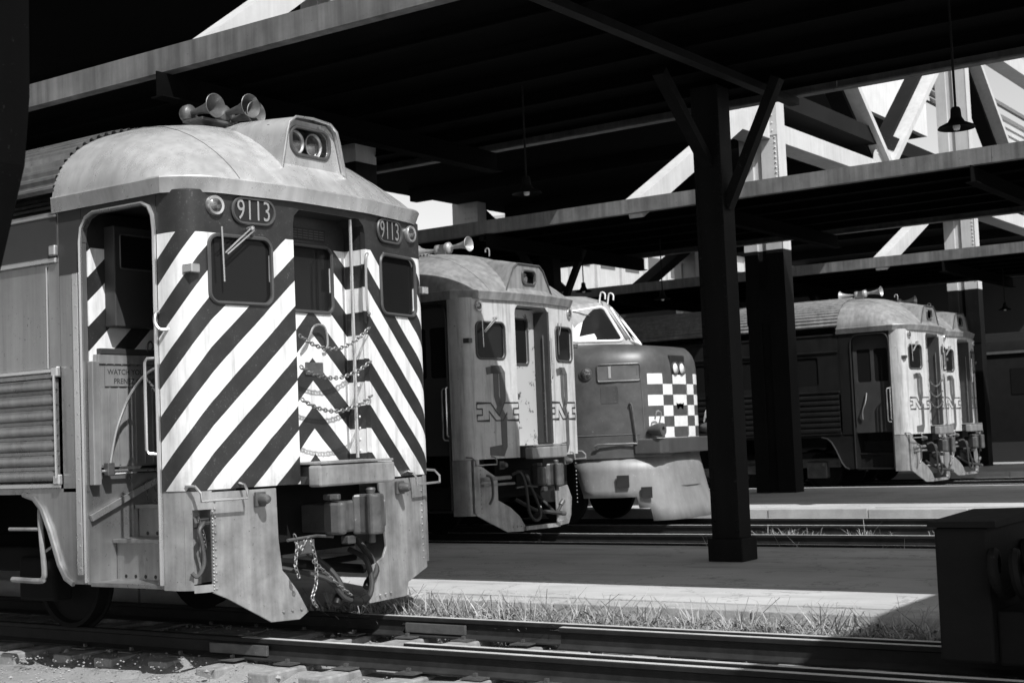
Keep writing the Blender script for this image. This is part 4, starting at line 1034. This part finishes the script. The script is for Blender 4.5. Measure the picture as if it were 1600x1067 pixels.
hobj('road_deck', MB().box((-25.5, -20, 8.6), (-12.6, 90, 9.0)), 'deck')
hobj('upper_deck', MB().box((-26.5, -20, 13.9), (-20.05, 61.4, 14.4)), 'deck')
hobj('parapet', MB().box((-20.04, 30, 13.9), (-19.8, 61.4, 16.6)), 'concrete')
for zz in (11.2, 11.45, 11.7, 11.95, 12.4): hobj('railing', MB().box((-13.75, 41.2, zz), (-13.62, 88, zz + .13)), 'truss')
for k in range(16):
    y = -6 + k*4.66
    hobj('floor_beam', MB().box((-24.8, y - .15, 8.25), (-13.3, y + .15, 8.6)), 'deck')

# buildings beyond
bd = thing('office_building', (-58, 137, 0), 'pale panelled building glimpsed under the far canopies beyond the viaduct', 'building')
obj('wall', MB().box((-6, -50, -.5), (0, 45, 17.5)), 'panelw', bd)
for k in range(24):
    obj('pilaster', MB().box((0.002, -49 + k*3.9, 0), (.25, -48.6 + k*3.9, 17.3)), 'panelw', bd)
    for zz in (3.5, 8.2, 14.6): obj('window', MB().box((.002, -48 + k*3.9, zz), (.05, -45.8 + k*3.9, zz + 1.5)), 'panelw' if False else 'greyp', bd)
obj('parapet', MB().box((-6, -50.2, 17.502), (.4, 45.2, 18.1)), 'panelw', bd)
wl = thing('backdrop_wall', (-20, 56, 0), 'dark wall added as a backdrop behind the farthest track', 'wall')  # wall added only to keep the background dark
obj('wall_face', MB().box((-40, 0, -.3), (40, .5, 7.0)), 'wall', wl); obj('coping', MB().box((-40, -.06, 7.002), (40, .56, 7.15)), 'wall', wl)

# ------------------------------------------------------------------ buffer stop near the camera's right
bs = thing('buffer_stop', (-3.02, 9.3, 0), 'dark blurred timber buffer stop with coil springs on the striped railcar track', 'buffer stop')
obj('face_block', MB().box((0, -.30, .02), (.34, .62, .86)), 'bark', bs, bevel=.02)
obj('cap_plank', MB().add([(-.03, -.33, .865), (.40, -.33, .865), (.40, .66, .865), (-.03, .66, .865), (-.03, -.33, .90), (.40, -.33, .905), (.40, .66, .93), (-.03, .66, .92)], [(0,3,2,1), (4,5,6,7), (0,1,5,4), (1,2,6,5), (2,3,7,6), (3,0,4,7)]), 'bark', bs)
obj('rear_block', MB().box((.85, -.50, .0), (1.3, .75, .84)), 'bark', bs, bevel=.02)
obj('ground_beam', MB().box((.34, -.22, .0), (.85, .52, .34)), 'bark', bs, bevel=.02)
for y_ in (-.30, .42):
    sp = []
    for k in range(61):
        t = k / 60; sp.append((.34 + .51*t, y_ + .13*math.cos(t*2*math.pi*4), .58 + .13*math.sin(t*2*math.pi*4)))
    obj('coil_spring', MB().tube(sp, .034, 7), 'column', bs, smooth=True)

# ------------------------------------------------------------------ grass, weeds and stones
def blades(name, region, n, hmin, hmax, seed, label, cat=None, dens=None):
    rr = random.Random(seed); mb = MB()
    for i in range(n):
        x, y, z = region(rr)
        h = rr.uniform(hmin, hmax) * (1.9 if rr.random() < .04 else 1); w = rr.uniform(.003, .0065); a = rr.uniform(0, 6.283); lean = rr.uniform(.2, 1.25) * h; b = rr.uniform(0, 6.283)
        dx, dy = math.cos(a)*w, math.sin(a)*w; lx, ly = math.cos(b)*lean, math.sin(b)*lean
        mb.add([(x-dx, y-dy, z), (x+dx, y+dy, z), (x+dx*.9+lx*.3, y+dy*.9+ly*.3, z+h*.5), (x-dx*.9+lx*.3, y-dy*.9+ly*.3, z+h*.5), (x+dx*.6+lx*.7, y+dy*.6+ly*.7, z+h*.85), (x-dx*.6+lx*.7, y-dy*.6+ly*.7, z+h*.85), (x+lx*1.15, y+ly*1.15, z+h*.9)],
               [(0,1,2,3), (3,2,4,5), (5,4,6)])
    me = bpy.data.meshes.new(name); me.from_pydata(mb.v, [], mb.f); me.materials.append(MT['grass'])
    o = bpy.data.objects.new(name, me); COL.objects.link(o); return tag(o, label, cat, kind='stuff')
_cl = [(random.uniform(-9.6, -1.5), random.uniform(10.12, 10.85), random.uniform(.05, .22)) for _ in range(170)]
def strip(rr):
    if rr.random() < .78:
        cx, cy, r_ = _cl[int(rr.random() ** 1.3 * len(_cl)) % len(_cl)]
        return cx + rr.gauss(0, r_), min(10.9, max(10.0, cy + rr.gauss(0, r_ * .55))), -.22
    return rr.uniform(-9.6, -1.5), rr.uniform(10.02, 10.85), -.24
blades('grass', strip, 42000, .07, .25, 5, 'dry tangled grass growing between the rail and the platform edge', 'grass')
def leaves(name, n, seed, label):
    rr = random.Random(seed); mb = MB()
    for i in range(n):
        x, y, z = strip(rr); z = -.21 + rr.random() ** 2 * .16; L = rr.uniform(.04, .13); w = rr.uniform(.006, .016); a = rr.uniform(0, 6.283); up = rr.uniform(-.3, .8)
        d = Vector((math.cos(a), math.sin(a), up)).normalized(); sx = Vector((-math.sin(a), math.cos(a), rr.uniform(-.5, .5))).normalized(); p = Vector((x, y, z))
        m_ = p + d * L * .5 + Vector((0, 0, .012)); e = p + d * L
        mb.add([p, m_ + sx * w, e, m_ - sx * w], [(0, 1, 2), (0, 2, 3)])
    me = bpy.data.meshes.new(name); me.from_pydata(mb.v, [], mb.f); me.materials.append(MT['leaf'])
    o = bpy.data.objects.new(name, me); COL.objects.link(o); return tag(o, label, 'weeds', kind='stuff')
leaves('leafy_weeds', 16000, 21, 'matted leafy weeds low in the grass strip by the platform edge')
def strip2(rr):
    c = rr.choice((-9.0, -8.6, -7.6, -6.3, -5.2, -4.3)); return c + rr.gauss(0, .18), rr.choice((16.7, 17.1, 19.6, 19.9)) + rr.gauss(0, .1), -.21
blades('weeds', strip2, 900, .08, .26, 8, 'thin weeds between the second and third tracks', 'weeds')
rr = random.Random(12); st = MB()
ico = [(0,0,1), (.9,0,.2), (.28,.85,.3), (-.72,.53,.1), (-.72,-.53,.3), (.28,-.85,.1), (0,0,-.6)]
icf = [(0,1,2), (0,2,3), (0,3,4), (0,4,5), (0,5,1), (6,2,1), (6,3,2), (6,4,3), (6,5,4), (6,1,5)]
for i in range(9000):
    q = rr.random()
    if q < .62: x, y = rr.uniform(-13.5, -1), rr.uniform(6.4, 10.9)
    elif q < .9: x, y = rr.uniform(-14, -3), rr.uniform(16.5, 23.0)
    else: x, y = rr.uniform(-9, -2), rr.uniform(16.5, 17.2)
    s = rr.uniform(.005, .016) * (2.6 if rr.random() < .08 else 1); a = rr.uniform(0, 6.28); ca, sa = math.cos(a)*s, math.sin(a)*s
    zg = -.205 + .025*math.sin(x*1.7+y*.6) + .018*math.sin(y*3.1-x*.8)
    st.add([(x + px*ca - py*sa*.8, y + px*sa + py*ca*.8, zg + pz*s*.7) for px, py, pz in ico], icf)
me = bpy.data.meshes.new('gravel'); me.from_pydata(st.v, [], st.f); me.materials.append(MT['stone'])
gv = bpy.data.objects.new('gravel', me); COL.objects.link(gv); tag(gv, 'scattered ballast stones on the cinder ground between the rails', 'gravel', kind='stuff')
